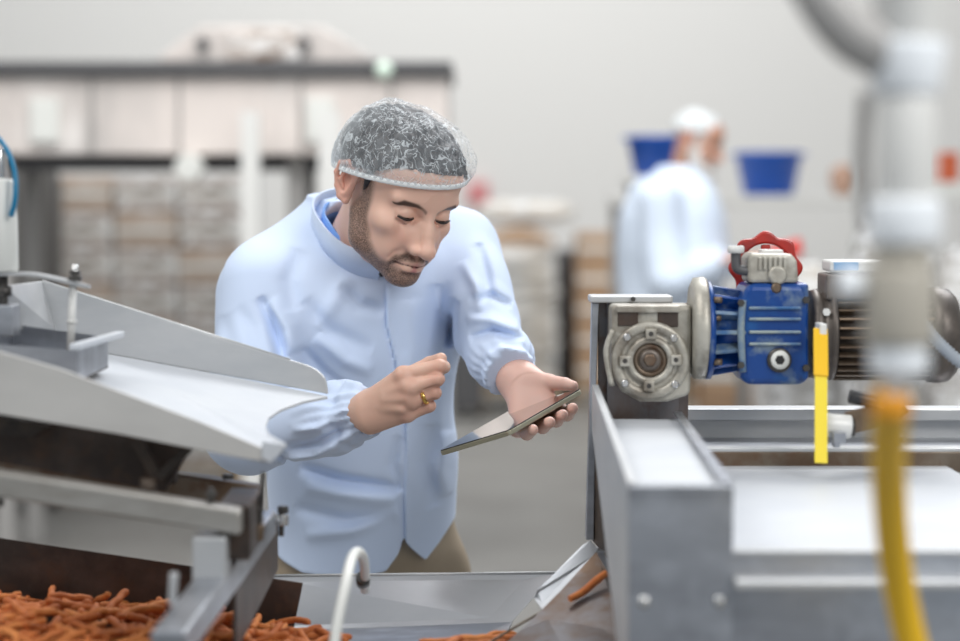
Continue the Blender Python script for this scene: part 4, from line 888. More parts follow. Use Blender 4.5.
# white plastic cylinder with blue air line
t = empty('air_cylinder', P(4, 270, 2.6), 'off-white plastic cylinder at the left edge above the chute', 'cylinder')
mb = MB(); mb.lathe(P(0, 272, 2.6), (0.0, 0, 1), [(0, .019), (.003, .021), (.055, .0205), (.103, .0175), (.106, .016)], 32); mb.build('barrel', M['cream'], t)
mb = MB(); mb.cyl(P(0, 180, 2.6), P(-2, 150, 2.6), .009); mb.build('fitting', M['chrome'], t, bevel=.001)
mb = MB(); mb.cyl(P(3, 275, 2.6), P(3, 318, 2.6), .006); mb.cyl(P(4, 286, 2.6), P(4, 296, 2.6), .009); mb.build('piston_rod', M['bolt_dk'], t)
mb = MB(); mb.bb(P(-12, 335, 2.62), P(13, 305, 2.58)); mb.build('rod_clevis', M['steel'], t, bevel=.002)
mb = MB(); mb.tube([P(-14, 132, 2.6), P(-4, 136, 2.6), P(8, 152, 2.59), P(15, 175, 2.58), P(15, 200, 2.575), P(11, 216, 2.578)], .0032, 12, 8); setp(mb.build('air_hose', M['airline']), 'thin blue air hose curving past the off-white cylinder', 'hose')
# ================================================================ frame under the chute
t = empty('machine_frame', P(200, 560, 2.4).xy.to_3d(), 'greasy steel support frame with rails and adjusting bolts beneath the chute', 'machine frame')
def rail(nm, xs, ys, Y, ht, dep, m_, bev=.002):
    mb = MB(); a, b = P(xs[0], ys[0], Y), P(xs[1], ys[1], Y); n = ht * Y / FPX
    mb.ext([a, b, b - Vector((0, 0, n)), a - Vector((0, 0, n))], (0, dep, 0)); return mb.build(nm, m_, t, bevel=bev)
rail('front_rail', (-60, 240), (464, 511), 2.33, 25, .035, M['steel_rail'], .003)
rail('rear_rail', (-60, 262), (438, 487), 2.62, 24, .03, M['steel_brown'], .003)
rail('upper_rail', (-60, 175), (434, 468), 2.55, 17, .03, M['near_black'], .002)
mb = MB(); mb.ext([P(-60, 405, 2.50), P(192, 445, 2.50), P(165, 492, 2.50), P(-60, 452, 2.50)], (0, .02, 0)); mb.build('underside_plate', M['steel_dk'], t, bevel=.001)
mb = MB(); mb.ext([P(-60, 409, 2.47), P(50, 426, 2.47), P(30, 437, 2.47), P(-60, 432, 2.47)], (0, .02, 0)); mb.build('under_dark_plate', M['near_black'], t)  # near-black plate beneath the chute
mb = MB(); mb.bar(P(136, 440, 2.46), P(158, 478, 2.46), .012, .007, (0, 1, 0)); mb.bar(P(158, 478, 2.46), P(190, 447, 2.46), .010, .014, (0, 1, 0)); mb.build('hanger', M['near_black'], t, bevel=.001)
mb = MB(); mb.cyl(P(148, 478, 2.44), P(148, 497, 2.44), .009); mb.build('hanger_foot', M['near_black'], t)
def box_rail_Y(nm, p0, Y0, p1, Y1, wd, ht, m_, bev=.002):
    mb = MB(); mb.bar(P(*p0, Y0), P(*p1, Y1), wd, ht); return mb.build(nm, m_, t, bevel=bev)
box_rail_Y('cross_rail', (262, 522), 2.66, (168, 648), 2.12, .034, .030, M['steel'], .003)
mb = MB(); a, b = P(278, 515, 2.70), P(236, 575, 2.42); mb.ext([a, b, b - Vector((0, 0, .085)), a - Vector((0, 0, .066))], (-.004, 0, 0)); mb.build('side_plate', M['steel_dk'], t, bevel=.001)
mb = MB(); mb.bb(P(198, 590, 2.38), P(226, 537, 2.33)); mb.build('bracket_block', M['steel_lt'], t, bevel=.003)
mb = MB(); mb.bb(P(231, 540, 2.50), P(250, 505, 2.36)); mb.build('rail_bracket', M['steel_dk'], t, bevel=.003)
mb = MB(); mb.bb(P(-60, 560, 2.30), P(-52, 466, 2.34)); mb.build('upright', M['steel'], t, bevel=.002)
def stud(nm, px, y0, y1, Y, r, m_='bolt_dk'): mb = MB(); mb.cyl(P(px[0], y0, Y), P(px[1], y1, Y), r * Y / FPX, seg=16); return mb.build(nm, M[m_], t, bevel=.0004)
stud('long_stud', (264, 258), 472, 535, 2.45, 2.6); stud('lock_nut', (259, 258), 505, 512, 2.45, 6); stud('lock_nut', (258, 257), 524, 540, 2.45, 7, 'steel_brown')
stud('adjusting_screw', (244, 243), 528, 560, 2.38, 4); stud('screw_head', (244, 244), 528, 536, 2.38, 7, 'bolt_dk'); stud('screw_collar', (243, 242), 543, 560, 2.38, 8.5, 'chrome'); stud('screw_collar', (237, 236), 526, 545, 2.42, 7, 'steel_brown')
stud('thumb_screw', (282, 281), 506, 536, 2.62, 3); stud('knob', (283, 283), 506, 513, 2.62, 5.5); stud('screw_collar', (282, 281.5), 514, 525, 2.62, 7, 'chrome')
stud('rail_bolt', (211, 210), 488, 510, 2.35, 3.5); stud('bolt_head', (211, 211), 492, 498, 2.35, 5.5); stud('bolt_head', (228, 228), 474, 479, 2.6, 6); stud('bolt_head', (-2, -2), 497, 506, 2.3, 6)
stud('locating_pin', (174, 172), 573, 604, 2.2, 4.5, 'steel_lt')
# ================================================================ trough
t = empty('collecting_trough', P(330, 640, 2.7).xy.to_3d(), 'wide stainless steel trough holding the orange snack sticks', 'trough')
zr = P(0, 574, 2.90).z
mb = MB(); a, b = P(262, 576, 2.90), P(556, 573, 2.90); c, d = P(508, 641, 2.72), P(262, 641, 2.80)
mb.ext([a, b, P(512, 622, 2.80), P(262, 632, 2.82)], (0, .003, -.001)); mb.build('back_wall', M['steel_stain'], t, bevel=.0008)
mb = MB(); mb.tube([a, b], .0022, 8, 1); mb.build('rolled_rim', M['steel_lt'], t)
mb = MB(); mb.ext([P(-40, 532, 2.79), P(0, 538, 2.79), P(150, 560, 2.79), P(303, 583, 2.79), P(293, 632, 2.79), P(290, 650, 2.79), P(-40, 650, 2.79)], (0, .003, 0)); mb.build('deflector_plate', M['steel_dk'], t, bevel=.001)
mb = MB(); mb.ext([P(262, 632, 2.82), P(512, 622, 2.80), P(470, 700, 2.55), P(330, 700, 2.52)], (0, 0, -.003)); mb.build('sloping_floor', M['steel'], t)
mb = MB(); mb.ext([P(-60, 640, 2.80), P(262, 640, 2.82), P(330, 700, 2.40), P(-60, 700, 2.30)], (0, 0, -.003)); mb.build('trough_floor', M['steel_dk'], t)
for (x, y) in ((P(-30, 0, 2.8).x, 2.86), (P(540, 0, 2.9).x, 2.93)): mb = MB(); mb.bb((x - .02, y - .005, 0), (x + .02, y + .025, .93)); mb.build('leg', M['steel'], t)
# right part: sloping scoop plates up to the conveyor
mb = MB(); pl = [(534, 599), (537, 590), (582, 545), (590, 540), (598, 549), (594, 556), (543, 611)]; Ys_ = [2.70, 2.705, 2.80, 2.81, 2.795, 2.78, 2.67]
mb.ext([P(a, b, y) for (a, b), y in zip(pl, Ys_)], (.0015, .001, -.002)); mb.build('scoop_flange', M['steel_stain'], t, bevel=.0008)
mb = MB(); pl = [(543, 610), (596, 552), (628, 606), (632, 660), (570, 660), (500, 648)]; Ys_ = [2.67, 2.785, 2.66, 2.50, 2.50, 2.58]
mb.ext([P(a, b, y) for (a, b), y in zip(pl, Ys_)], (.001, 0, -.003)); mb.build('scoop_plate', M['steel_rust'], t)
mb = MB(); mb.tube([P(470, 655, 2.60), P(505, 633, 2.66), P(543, 611, 2.67)], .0016, 8, 2); mb.build('seam_edge', M['steel_brown'], t)
# bent grey tube hooking over the trough
t = empty('bent_tube', P(350, 600, 2.5), 'pale grey bent tube handle arching up in front of the trough', 'tube')
mb = MB(); mb.tube([P(331, 668, 2.36), P(338, 620, 2.38), P(345, 588, 2.40), P(349, 568, 2.43), P(353, 556, 2.47), P(358, 552, 2.52), P(363, 558, 2.60), P(365, 572, 2.68), P(365, 590, 2.74)], .0058, 20, 8); mb.build('pipe', M['cream'], t)
mb = MB(); mb.cyl(P(363, 577, 2.70), P(363, 583, 2.71), .0085); mb.build('foot_ring', M['bolt_dk'], t)
# snack sticks
def stick_mesh(seed):
    r = random.Random(seed); L = r.uniform(.050, .068); bend = r.choice([.0, .001, .003, .008, -.003]); R0 = r.uniform(.0040, .0050); n = 12; pts = []
    for i in range(n + 1):
        u = i / n - .5; pts.append(Vector((u * L, bend * (1 - 4 * u * u) + .0006 * math.sin(u * 13 + seed), .0005 * math.sin(u * 15 + seed * 2))))
    mb = MB(); rs = [R0 * .55] + [R0 * (1 + .05 * math.sin(i * 2.3 + seed)) for i in range(n - 1)] + [R0 * .6]
    mb.tube(pts, rs, 8, 2); o = mb.build('snack_stick', M['snack'][seed % 3])
    me = o.data
    for v in me.vertices: v.co += v.co.normalized() * mnoise.noise(v.co * 260 + Vector((seed, 0, 0))) * .0004
    return o
protos = [stick_mesh(s) for s in range(9)]; used = set()
def put_stick(loc, yawr, pitchr, rollr, i, label, group=None):
    k = i % 9; o = protos[k] if k not in used else protos[k].copy()
    if k in used: C.objects.link(o)
    used.add(k); o.location = loc; o.rotation_euler = (rollr, pitchr, yawr); return setp(o, label, 'snack', group)
cand = []; rs = random.Random(5)
def heap_z(px): return float(np.interp(px, [-20, 20, 60, 130, 200, 260, 330], [1.010, 1.016, 1.012, 1.004, .996, .984, .968]))
tries = 0; cells = []
while len(cells) < 262 and tries < 60000:
    tries += 1; px = rs.uniform(-16, 334); Y = rs.uniform(2.42, 2.775); lay = len(cells) // 88; z = heap_z(px) + (-.012, -.004, .003)[min(2, lay)] + rs.uniform(-.002, .004) - .015 * max(0, (Y - 2.70) / .08)
    x = (px - 480) / FPX * Y
    if all((x - q[0]) ** 2 + (Y - q[1]) ** 2 > .0225 ** 2 for q in cells if q[3] == lay): cells.append((x, Y, z, lay))
for i, (x, Y, z, lay) in enumerate(cells):
    put_stick((x, Y, z), rs.uniform(0, PI), rs.uniform(-.35, .35), rs.uniform(0, 6), i, 'orange snack stick in the heap at the trough bottom under the chute', 'orange snack sticks heaped in the trough')
for j, (px, py, Y, yw) in enumerate(((441, 640, 2.66, .3), (452, 643, 2.62, 1.2), (474, 640, 2.68, .1), (492, 639, 2.70, .4), (484, 644, 2.64, .2), (500, 638, 2.72, .6))):
    put_stick(P(px, py, Y), yw, 0, .5, j + 3, 'orange stick in the small cluster below the back wall, ' + ['first', 'second', 'third', 'fourth', 'fifth', 'sixth'][j] + ' from the left', 'loose orange sticks in the middle of the trough')
# loose ones on the scoop, tilted with the plate
def lone(p0, p1, Y0, Y1, r, lab):
    mb = MB(); a, b = P(*p0, Y0), P(*p1, Y1); m1 = a.lerp(b, .35) + Vector((0, 0, -.003)); m2 = a.lerp(b, .7) + Vector((0, 0, -.001)); mb.tube([a, m1, m2, b], [r * .8, r, r * .95, r, r * .8], 10, 5); setp(mb.build('snack_stick', M['snack'][0]), lab, 'snack')
lone((570, 599), (606, 573), 2.66, 2.70, .0048, 'single bent orange stick lying on the stained scoop plate')
lone((621, 590), (625, 600), 2.66, 2.65, .0050, 'short orange crumb against the conveyor side, upper of two')
lone((620, 604), (626, 608), 2.63, 2.62, .0045, 'short orange crumb against the conveyor side, lower of two')
# ================================================================ right machine
t = empty('conveyor', (P(700, 0, 2.4).x, 2.45, 0), 'stainless steel conveyor housing with pale side channel and flat cover on the right', 'conveyor')
zc = 1.5 - (489 - 194) * 2.1 / FPX
def plate(nm, pts, ext, m_, bev=.001): mb = MB(); mb.ext([Vector(p) for p in pts], ext); return mb.build(nm, m_, t, bevel=bev)
YB = 2.88
# tall box frame behind the gearbox
plate('frame_post', [P(592, 303, YB), P(599, 303, YB), P(596, 395, YB), P(594, 540, YB), P(586, 540, YB), P(590, 395, YB)], (0, .03, 0), M['steel'])
plate('frame_top', [P(590, 296, YB - .01), P(673, 296, YB - .01), P(673, 303, YB - .01), P(590, 303, YB - .01)], (0, .06, 0), M['steel_lt'], .002)
plate('back_plate', [P(598, 303, YB + .02), P(690, 303, YB + .02), P(688, 422, YB + .02), P(598, 422, YB + .02)], (0, .004, 0), M['steel_rust'])
plate('mounting_plate', [P(607, 300, YB + .005), P(692, 305, YB + .005), P(679, 400, YB + .005), P(679, 421, YB + .005), P(607, 421, YB + .005)], (0, .006, 0), M['steel_rust'])
plate('gap_shade_plate', [P(591, 400, YB + .01), P(606, 400, YB + .01), P(632, 590, YB - .15), P(592, 540, YB + .01)], (0, .004, 0), M['near_black'])  # dark plate whose colour stands in for the shaded interior beside the post
mb = MB(); mb.cyl(P(633, 299, YB - .012), P(633, 299, YB - .012) + Vector((0, -.004, 0)), .003); mb.build('rivet', M['bolt_dk'], t)
# channel along Y
x_of = lambda px, Y: P(px, 0, Y).x
xl, xr = x_of(630, 2.1), x_of(736, 2.1); zt_ = P(0, 489, 2.1).z; zb_ = zt_ - .33
xl1 = x_of(593, 2.84); xr1 = x_of(684, 2.84); zt1 = P(0, 400, 2.84).z
def quadprism(nm, a, b, c, d, ext, m_, bev=.0012): return plate(nm, [a, b, c, d], ext, m_, bev)
# left wall (long trapezoid) with flange
quadprism('left_wall', (xl, 2.1, zt_ + .006), (xl1, 2.84, P(0, 386, 2.84).z), (xl1, 2.84, P(0, 430, 2.84).z), (xl, 2.1, zb_ + .1), (.003, 0, 0), M['steel_lt'])
mb = MB(); mb.bar((xl + .004, 2.1, zt_ + .005), (xl1 + .004, 2.84, P(0, 386, 2.84).z), .008, .003); mb.build('left_flange', M['steel_lt'], t)
quadprism('right_wall', (xr, 2.1, zt_ + .006), (xr1, 2.84, P(0, 413, 2.84).z), (xr1, 2.84, P(0, 445, 2.84).z), (xr, 2.1, zt_ - .08), (-.003, 0, 0), M['steel'])
mb = MB(); mb.bar((xr - .005, 2.1, zt_ + .005), (xr1 - .005, 2.84, P(0, 413, 2.84).z), .010, .003); mb.build('right_flange', M['steel'], t)
mb = MB(); mb.ext([(xl + .003, 2.104, zt_ - .002), (xr - .003, 2.104, zt_ - .002), (xr1 - .003, 2.84, P(0, 419, 2.84).z), (xl1 + .003, 2.84, P(0, 419, 2.84).z)], (0, 0, -.004)); mb.build('belt', M['white_sheet'], t)
mb = MB(); mb.bb((xl, 2.096, zt_ - .001), (xr, 2.1, zt_ - .36)); mb.build('front_plate', M['steel'], t, bevel=.001)
mb = MB(); mb.bb((xl, 2.094, zt_ + .004), (xr, 2.108, zt_ - .004)); mb.build('front_flange', M['steel'], t, bevel=.001)
for px in (644, 720): mb = MB(); c = P(px, 602, 2.096); mb.sph(c, (.0062, .004, .0062)); mb.build('front_bolt', M['chrome'], t)
# cover, rails and front panel to the right
X1 = x_of(1030, 2.4); Y0 = 2.12; zcov = P(0, 548, Y0).z; 
def slab(nm, xa, ya, za, xb, yb, zb2, m_, bev=.0015): mb = MB(); mb.bb((xa, ya, za), (xb, yb, zb2)); return mb.build(nm, m_, t, bevel=bev)
yr = (1.5 - zcov) * FPX / (464 - 194)
mb = MB(); mb.ext([(xr, Y0, zcov - .004), (X1, Y0, zcov - .004), (X1, yr, zcov - .004), (xr, yr, zcov - .004)], (0, 0, -.006)); mb.build('flat_cover', M['white_sheet'], t)
slab('front_rail', xr, Y0 - .016, zcov - .004, X1, Y0 + .004, zcov + .0005, M['steel_lt'], .001)
slab('lower_rail', xr, Y0 - .050, P(0, 572, Y0).z - .008, X1, Y0 - .012, P(0, 572, Y0).z, M['steel_lt'], .002)
slab('front_panel', xr, Y0 - .014, zcov - .34, X1, Y0 - .010, zcov - .004, M['steel'], .001)
zb3 = P(0, 452, yr).z
slab('rear_lip', xr1 - .02, yr, zcov - .012, X1 + .2, yr + .004, zb3, M['steel_brown'], .001)
slab('rear_ledge', xr1 - .02, yr + .000, zb3, X1 + .2, yr + .03, zb3 + .005, M['steel_lt'], .001)
slab('rear_shelf', xr1 - .02, yr + .03, zb3 - .004, X1 + .2, 2.98, zb3 + .001, M['steel'], .001)
slab('rear_panel', xr1 + .005, 2.955, zb3, X1 + .3, 2.96, P(0, 418, 2.93).z, M['steel_lt'], .001)
slab('rear_beam', xr1 + .005, 2.93, P(0, 421, 2.93).z, X1 + .3, 2.98, P(0, 409, 2.93).z, M['steel_lt'], .002)
for (x, y, z1) in ((xl + .01, 2.12, zt_ - .33), (xl + .01, 2.84, 1.05), (X1 - .05, 2.14, zcov - .3), (X1 - .05, 2.9, zb3)): slab('leg', x, y, 0, x + .04, y + .04, z1, M['steel'])
# ================================================================ gearmotor
gm = t = empty('gearmotor', P(770, 415, 2.86), 'blue and grey gearmotor with worn round gearbox bolted to the conveyor', 'motor')
Yg = 2.82; sg = Yg / FPX
def disc(nm, px, py, Y, prof, m_, seg=40, axis=(0, -1, 0), par=None, bev=0, ph=0): mb = MB(); mb.lathe(P(px, py, Y), axis, prof, seg, True, ph); return mb.build(nm, m_, par or gm, bevel=bev)
mb = MB(); pts = [(611, 305), (692, 305), (692, 352), (690, 395), (668, 402), (640, 402), (622, 392), (611, 372)]
mb.ext([P(a, b, Yg) for a, b in pts], (0, .065, 0)); gb = mb.build('gearbox_body', M['beige'], gm, bevel=.006, bseg=3)
disc('round_flange', 650, 360, Yg + .002, [(0, 39 * sg), (.008, 39 * sg), (.0105, 37 * sg), (.0105, 30 * sg), (.006, 29 * sg), (.006, 24 * sg), (.012, 23 * sg), (.012, 18 * sg), (.004, 17 * sg), (.004, 3 * sg)], M['beige'], 56, par=gb)
disc('bearing_ring', 650, 360, Yg - .002, [(0, 17 * sg), (.003, 16.5 * sg), (.003, 12.5 * sg), (.001, 12 * sg)], M['steel_brown'], 40, par=gb)
disc('shaft_end', 650, 360, Yg - .002, [(0, 11 * sg), (.006, 10.5 * sg), (.006, 7 * sg)], M['motor'], 32, par=gb)
disc('shaft_bolt', 650, 360, Yg - .008, [(0, 7 * sg), (.004, 6.6 * sg), (.0045, 5 * sg)], M['steel_brown'], 6, par=gb)
for (x, y) in ((651, 334), (649, 386), (625, 361), (676, 360)):
    mb = MB(); mb.box(P(x, y, Yg - .010), (11 * sg, .010, 11 * sg)); lg = mb.build('lug', M['beige'], gb, bevel=.002); disc('lug_hole', x, y, Yg - .015, [(0, 2.5 * sg), (.0006, 2.2 * sg)], M['bolt_dk'], 14, par=lg)
for (x, y) in ((627, 337), (674, 338), (625, 383), (675, 384)): disc('flange_bolt', x, y, Yg - .008, [(0, 4.6 * sg), (.003, 4.4 * sg), (.005, 3.0 * sg)], M['chrome'], 6, par=gb)
for (x, y, dx, dy) in ((631, 322, 17, 16), (671, 323, 17, 16)): mb = MB(); mb.box(P(x - 3, y - 4, Yg - .0005), (dx * sg * 1.2, .003, dy * sg)); mb.build('cast_pocket', M['steel_dk'], gb, bevel=.001)
mb = MB(); mb.tube([P(613, 330, Yg - .004), P(606, 352, Yg - .006), P(612, 386, Yg - .004)], .0035, 10, 5); mb.build('cast_rib', M['beige'], gb)
mb = MB(); mb.box(P(648, 309, Yg - .003), (64 * sg, .008, 7 * sg)); mb.build('top_rib', M['beige'], gb, bevel=.002)
Ya = Yg + .032; ya = 330; X_ = (1, 0, 0)
c = lambda px, py=ya: P(px, py, Ya)
disc('output_disc', 690, ya - 2, Ya, [(0, 44 * sg), (.004, 51 * sg), (.016, 52 * sg), (.020, 50 * sg), (.020, 40 * sg)], M['beige'], 56, X_)
disc('neck', 709, ya, Ya, [(0, 33 * sg), (.030, 30 * sg), (.048, 36 * sg)], M['blue'], 40, X_)
disc('bell_flange', 705, ya, Ya, [(0, 50 * sg), (.006, 50 * sg), (.009, 45 * sg)], M['blue'], 48, X_)
for q in (-78, -52, -26, 0, 26, 52, 78, 110, 150, 200, 250):
    a = math.radians(q); d = Vector((0, -math.cos(a), math.sin(a))); mb = MB(); R1, R2 = 47 * sg, 41 * sg
    p0 = c(709); p1 = c(743); s_ = d.cross(Vector(X_)) * .0025
    mb.ext([p0 + d * R1 - s_, p1 + d * R2 - s_, p1 + d * 28 * sg - s_, p0 + d * 28 * sg - s_], s_ * 2); mb.build('bell_rib', M['blue_rib'] if q in (26, 0, -26) else M['blue'], gm, bevel=.001)
for (x, y) in ((714, 300), (713, 318), (714, 362)): disc('bell_bolt', x, y, Ya - .047, [(0, 3.6 * sg), (.010, 3.6 * sg)], M['steel_brown'], 6, X_)
# blue variator casing
mb = MB(); pts = [(741, 300), (748, 284), (803, 284), (809, 300), (809, 378), (804, 385), (746, 385), (741, 378)]
mb.ext([P(a, b, Ya - .052) for a, b in pts], (0, .104, 0)); cs = mb.build('blue_casing', M['blue'], gm, bevel=.008, bseg=3)
mb = MB(); mb.bb(P(751, 300, Ya - .048), P(800, 281, Ya + .03)); mb.build('casing_neck', M['blue'], cs, bevel=.004)
for y in (308, 319, 332, 344): mb = MB(); mb.bar(P(749, y, Ya - .054), P(801, y, Ya - .054), .006, .0038); mb.build('casing_rib', M['blue_rib'], cs, bevel=.0015)
mb = MB(); mb.tube([P(743, 300, Ya - .052), P(741, 330, Ya - .054), P(743, 372, Ya - .052)], .0045, 12, 4); mb.build('casing_seam', M['blue_rib'], cs)
disc('drain_ring', 779, 360, Ya - .050, [(0, 12.5 * sg), (.006, 12 * sg), (.0065, 9.5 * sg)], M['bolt_dk'], 32, par=cs)
disc('drain_plug', 780, 360, Ya - .056, [(0, 9.5 * sg), (.004, 9 * sg), (.004, 5 * sg)], M['cream'], 32, par=cs)
disc('plug_socket', 780, 360, Ya - .0605, [(0, 5 * sg), (.0005, 4.6 * sg)], M['black'], 6, par=cs)
disc('filler_bolt', 776, 288, Ya - .048, [(0, 5.5 * sg), (.004, 5.5 * sg), (.006, 3.5 * sg)], M['steel_brown'], 8, par=cs)
for (x, y) in ((741, 303), (741, 365), (806, 300), (806, 368)): disc('casing_bolt', x, y, Ya - .054, [(0, 4 * sg), (.004, 3.6 * sg)], M['bolt_dk'], 6, par=cs)
# beige adjuster cover with fins, elbow, handwheel
mb = MB(); mb.ext([P(a, b, Ya - .046) for a, b in ((748, 283), (747, 258), (752, 253), (792, 254), (797, 261), (799, 283))], (0, .07, 0)); cv = mb.build('adjuster_cover', M['beige'], gm, bevel=.004)
for x in (760, 765, 770, 775, 780, 785): mb = MB(); mb.bb(P(x - 1.2, 270, Ya - .050), P(x + 1.2, 257, Ya - .044)); mb.build('cover_fin', M['beige'], cv, bevel=.0008)
disc('cover_boss', 777, 275, Ya - .042, [(0, 10 * sg), (.008, 9.5 * sg), (.010, 7 * sg)], M['beige'], 28, par=cv)
mb = MB(); mb.bb(P(762, 254, Ya - .03), P(779, 249, Ya + .01)); mb.build('sight_plate', M['pvc'], cv, bevel=.001)
mb = MB(); mb.tube([P(736, 250, Ya - .040), P(736, 262, Ya - .040), P(738, 269, Ya - .040), P(748, 271, Ya - .038)], .0062, 14, 6); el = mb.build('breather_elbow', M['dark'], gm)
disc('breather_cap', 736, 253, Ya - .040, [(0, 8 * sg), (.006, 8.4 * sg), (.009, 7.5 * sg)], M['pvc'], 24, (0, 0, 1), par=el)
mb = MB(); n = 96; cw = P(766, 268, Ya + .055); outer = []; inner = []
for k in range(n):
    q = 2 * PI * k / n; R = (36 + 2.4 * math.cos(8 * q)) * sg; outer.append(cw + Vector((math.cos(q) * R, 0, math.sin(q) * R))); inner.append(cw + Vector((math.cos(q) * 25 * sg, 0, math.sin(q) * 25 * sg)))
vsx = []; fsx = []
for k in range(n): vsx += [outer[k], outer[k] + Vector((0, .012, 0)), inner[k] + Vector((0, .012, 0)), inner[k]]
for k in range(n):
    for m_ in range(4): fsx.append((k * 4 + m_, k * 4 + (m_ + 1) % 4, ((k + 1) % n) * 4 + (m_ + 1) % 4, ((k + 1) % n) * 4 + m_))
mb.add(vsx, fsx, False); hw = mb.build('handwheel', M['red'], gm, bevel=.003)
disc('wheel_hub', 766, 268, Ya + .075, [(0, 8 * sg), (.06, 8 * sg)], M['red'], 24, par=hw); mb = MB(); mb.bar(cw + Vector((-24 * sg, .006, 0)), cw + Vector((24 * sg, .006, 0)), .008, .012); mb.bar(cw + Vector((0, .006, -24 * sg)), cw + Vector((0, .006, 24 * sg)), .008, .012, (1, 0, 0)); mb.build('wheel_spokes', M['red'], hw, bevel=.002)
# motor
disc('motor_flange', 809, ya + 4, Ya, [(0, 44 * sg), (.010, 46 * sg), (.012, 42 * sg), (.022, 42 * sg), (.024, 47 * sg), (.029, 47 * sg)], M['motor'], 48, X_)
mo = disc('motor_housing', 832, ya + 5, Ya, [(0, 38 * sg), (98 * sg, 38 * sg)], M['motor'], 48, X_)
for k in range(30):
    a = 2 * PI * k / 30; d = Vector((0, -math.cos(a), math.sin(a))); p0, p1 = c(833, ya + 5), c(928, ya + 5); s_ = d.cross(Vector(X_)) * .0012
    if d.z > .80: continue
    mb = MB(); mb.ext([p0 + d * 46 * sg - s_, p1 + d * 46 * sg - s_, p1 + d * 37 * sg - s_, p0 + d * 37 * sg - s_], s_ * 2); mb.build('cooling_fin', M['steel_brown'], mo)
disc('fan_cowl', 927, ya + 5, Ya, [(0, 48 * sg), (10 * sg, 49 * sg), (20 * sg, 47 * sg), (27 * sg, 40 * sg), (30 * sg, 30 * sg), (30 * sg, 5 * sg)], M['motor'], 48, X_)
mb = MB(); mb.bb(P(826, 300, Ya - .035), P(882, 272, Ya + .04)); tb = mb.build('terminal_box', M['motor'], gm, bevel=.003)
mb = MB(); mb.bb(P(830, 272, Ya - .032), P(876, 259, Ya + .037)); mb.build('terminal_lid', M['pvc'], tb, bevel=.003)
mb = MB(); mb.bb(P(834, 270, Ya - .034), P(858, 262, Ya - .030)); mb.build('rating_plate', mat('rating_plate_blue', (.16, .36, .62), .4), tb)
disc('frame_bolt', 826, 312, Ya - .045, [(0, 4 * sg), (.006, 4 * sg)], M['pvc'], 6)
# strap around the motor neck
t = empty('yellow_strap', P(821, 330, 2.74), 'yellow strap clipped to the motor flange and hanging straight down', 'strap')
mb = MB(); mb.bb(P(815, 333, 2.775), P(827, 324, 2.735)); mb.build('clip', M['pvc'], t, bevel=.001)
mb = MB(); mb.bar(P(820.5, 329, 2.742), P(821, 376, 2.70), 14 * sg, .004, (0, -1, 0)); mb.build('upper_band', mat('orange_yellow_strap', (.85, .50, .01), .5), t, bevel=.001)
mb = MB(); mb.bar(P(821, 374, 2.703), P(821, 463, 2.66), 12 * sg, .002, (0, -1, 0)); mb.build('tail', M['yellow_strap'], t)
# corrugated conduit
t = empty('conduit', P(922, 322, 2.78), 'grey corrugated cable conduit dropping from the motor at the right edge', 'conduit')
mb = MB(); cpts = catmull([P(905, 312, 2.74), P(922, 322, 2.735), P(938, 342, 2.73), P(960, 362, 2.73), P(990, 380, 2.73)], 14); rsx = [(.0062 if i % 2 else .0082) for i in range(len(cpts))]
mb.tube(cpts, rsx, 14, 1); mb.build('corrugated_tube', M['conduit'], t)
# clamp lever on the rear beam
t = empty('clamp_lever', P(840, 428, 2.7), 'steel clamp lever with black rubber grip resting on the conveyor', 'lever')
mb = MB(); mb.cyl(P(849, 396, 2.70), P(884, 404, 2.70), 7 * 2.7 / FPX); mb.build('grip', M['black'], t, bevel=.002)
mb = MB(); mb.ext([P(a, b, 2.70) for a, b in ((846, 412), (880, 404), (905, 404), (910, 412), (900, 420), (862, 432), (842, 436), (836, 424))], (0, .006, 0)); mb.build('lever_plate', M['steel_brown'], t, bevel=.0015)
mb = MB(); mb.cyl(P(818, 424, 2.70), P(851, 427, 2.70), 12 * 2.7 / FPX); mb.build('barrel', M['pvc'], t, bevel=.002)
mb = MB(); mb.cyl(P(849, 427, 2.70), P(854, 427, 2.70), 9.5 * 2.7 / FPX); mb.build('barrel_end', M['bolt_dk'], t)
mb = MB(); mb.bb(P(826, 437, 2.72), P(846, 433, 2.66)); mb.bb(P(832, 446, 2.70), P(840, 434, 2.68)); mb.build('mount', M['steel'], t)
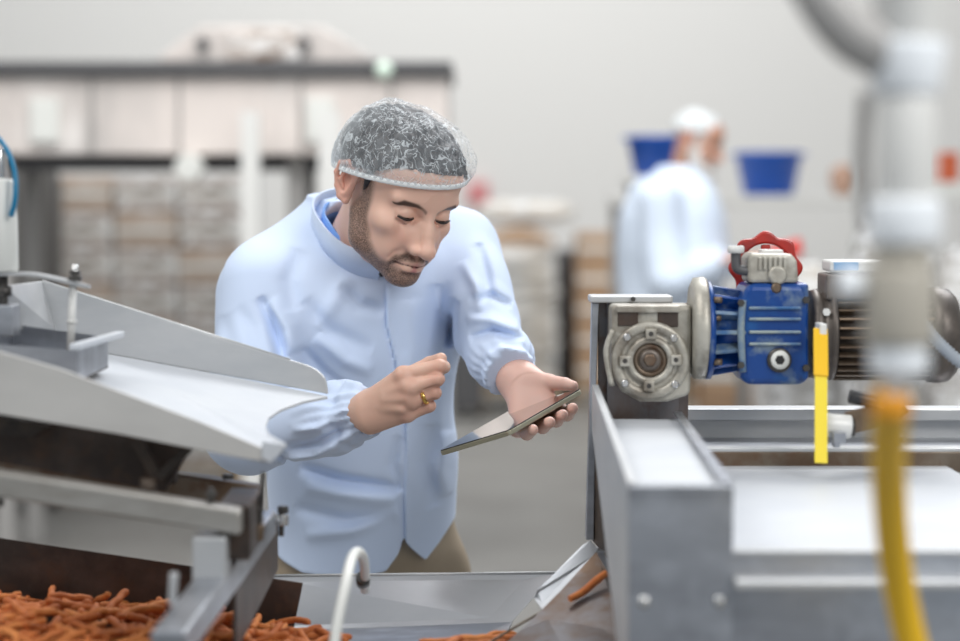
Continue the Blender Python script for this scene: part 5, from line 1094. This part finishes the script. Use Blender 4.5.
# ================================================================ foreground pipe and hose
Yq = 1.52; t = empty('pipe_stack', P(903, 380, Yq), 'pale vertical pipe with white couplings in the foreground', 'pipe')
sq = Yq / FPX
def seg(nm, x0_, y0, x1_, y1, r0, r1, m_, bev=.001): mb = MB(); mb.cyl(P(x0_, y0, Yq), P(x1_, y1, Yq), r0 * sq, r1 * sq, 32); return mb.build(nm, m_, t, bevel=bev)
seg('upper_pipe', 906, 95, 905, 200, 30, 30, M['pvc']); seg('top_collar', 908, 40, 906, 96, 40, 34, M['pvc_white'], .004); seg('top_stub', 908, -1500, 908, 41, 34, 34, M['pvc'])
seg('coupling', 905, 198, 905, 245, 37, 37, M['pvc_white'], .004); seg('middle_pipe', 904, 244, 900, 270, 30, 30, M['pvc_tan']); seg('sight_tube', 900, 268, 899, 345, 36, 36, M['pvc_tan'], .003)
seg('lower_coupling', 899, 342, 899, 376, 30, 30, M['pvc_white'], .004); seg('hose_barb', 899, 375, 893, 398, 14, 11, M['pvc'])
mb = MB(); mb.cyl(P(866, 284, Yq), P(838, 284, Yq), 12 * sq, 18 * sq, 28); mb.build('side_knob', M['pvc_white'], t, bevel=.004)
mb = MB(); mb.tube([P(905, 60, Yq), P(880, 48, Yq), P(850, 30, Yq), P(815, -12, Yq), P(795, -60, Yq), P(790, -300, Yq), P(790, -1500, Yq)], [30 * sq, 30 * sq, 28 * sq, 22 * sq, 20 * sq, 20 * sq], 24, 6); mb.build('branch_pipe', mat('grey_branch_pipe', (.42, .41, .40), .4), t)  # one even grey along the whole branch
mb = MB(); mb.tube([P(866, 92, Yq + .05), P(862, 160, Yq + .05), P(866, 226, Yq + .05)], 8 * sq, 16, 6); mb.build('side_tube', M['grey'], t)
t = empty('yellow_hose', P(893, 400, Yq), 'ribbed yellow hose hanging from the foreground pipe', 'hose')
mb = MB(); hp = catmull([P(891, 398, Yq), P(889, 430, Yq + .08), P(889, 480, Yq + .16), P(893, 540, Yq + .22), P(902, 600, Yq + .26), P(917, 665, Yq + .28), P(930, 720, Yq + .28)], 22); rr_ = [(16.5 + (1.0 if i % 2 else 0)) * 1.12 * sq for i in range(len(hp))]
mb.tube(hp, rr_, 20, 1); mb.build('tube', M['yellow'], t)
mb = MB(); mb.cyl(P(891, 394, Yq), P(890, 418, Yq), 20 * sq, 20 * sq, 28); mb.build('clamp_collar', mat('orange_collar', (.80, .33, .01), .4), t, bevel=.004)
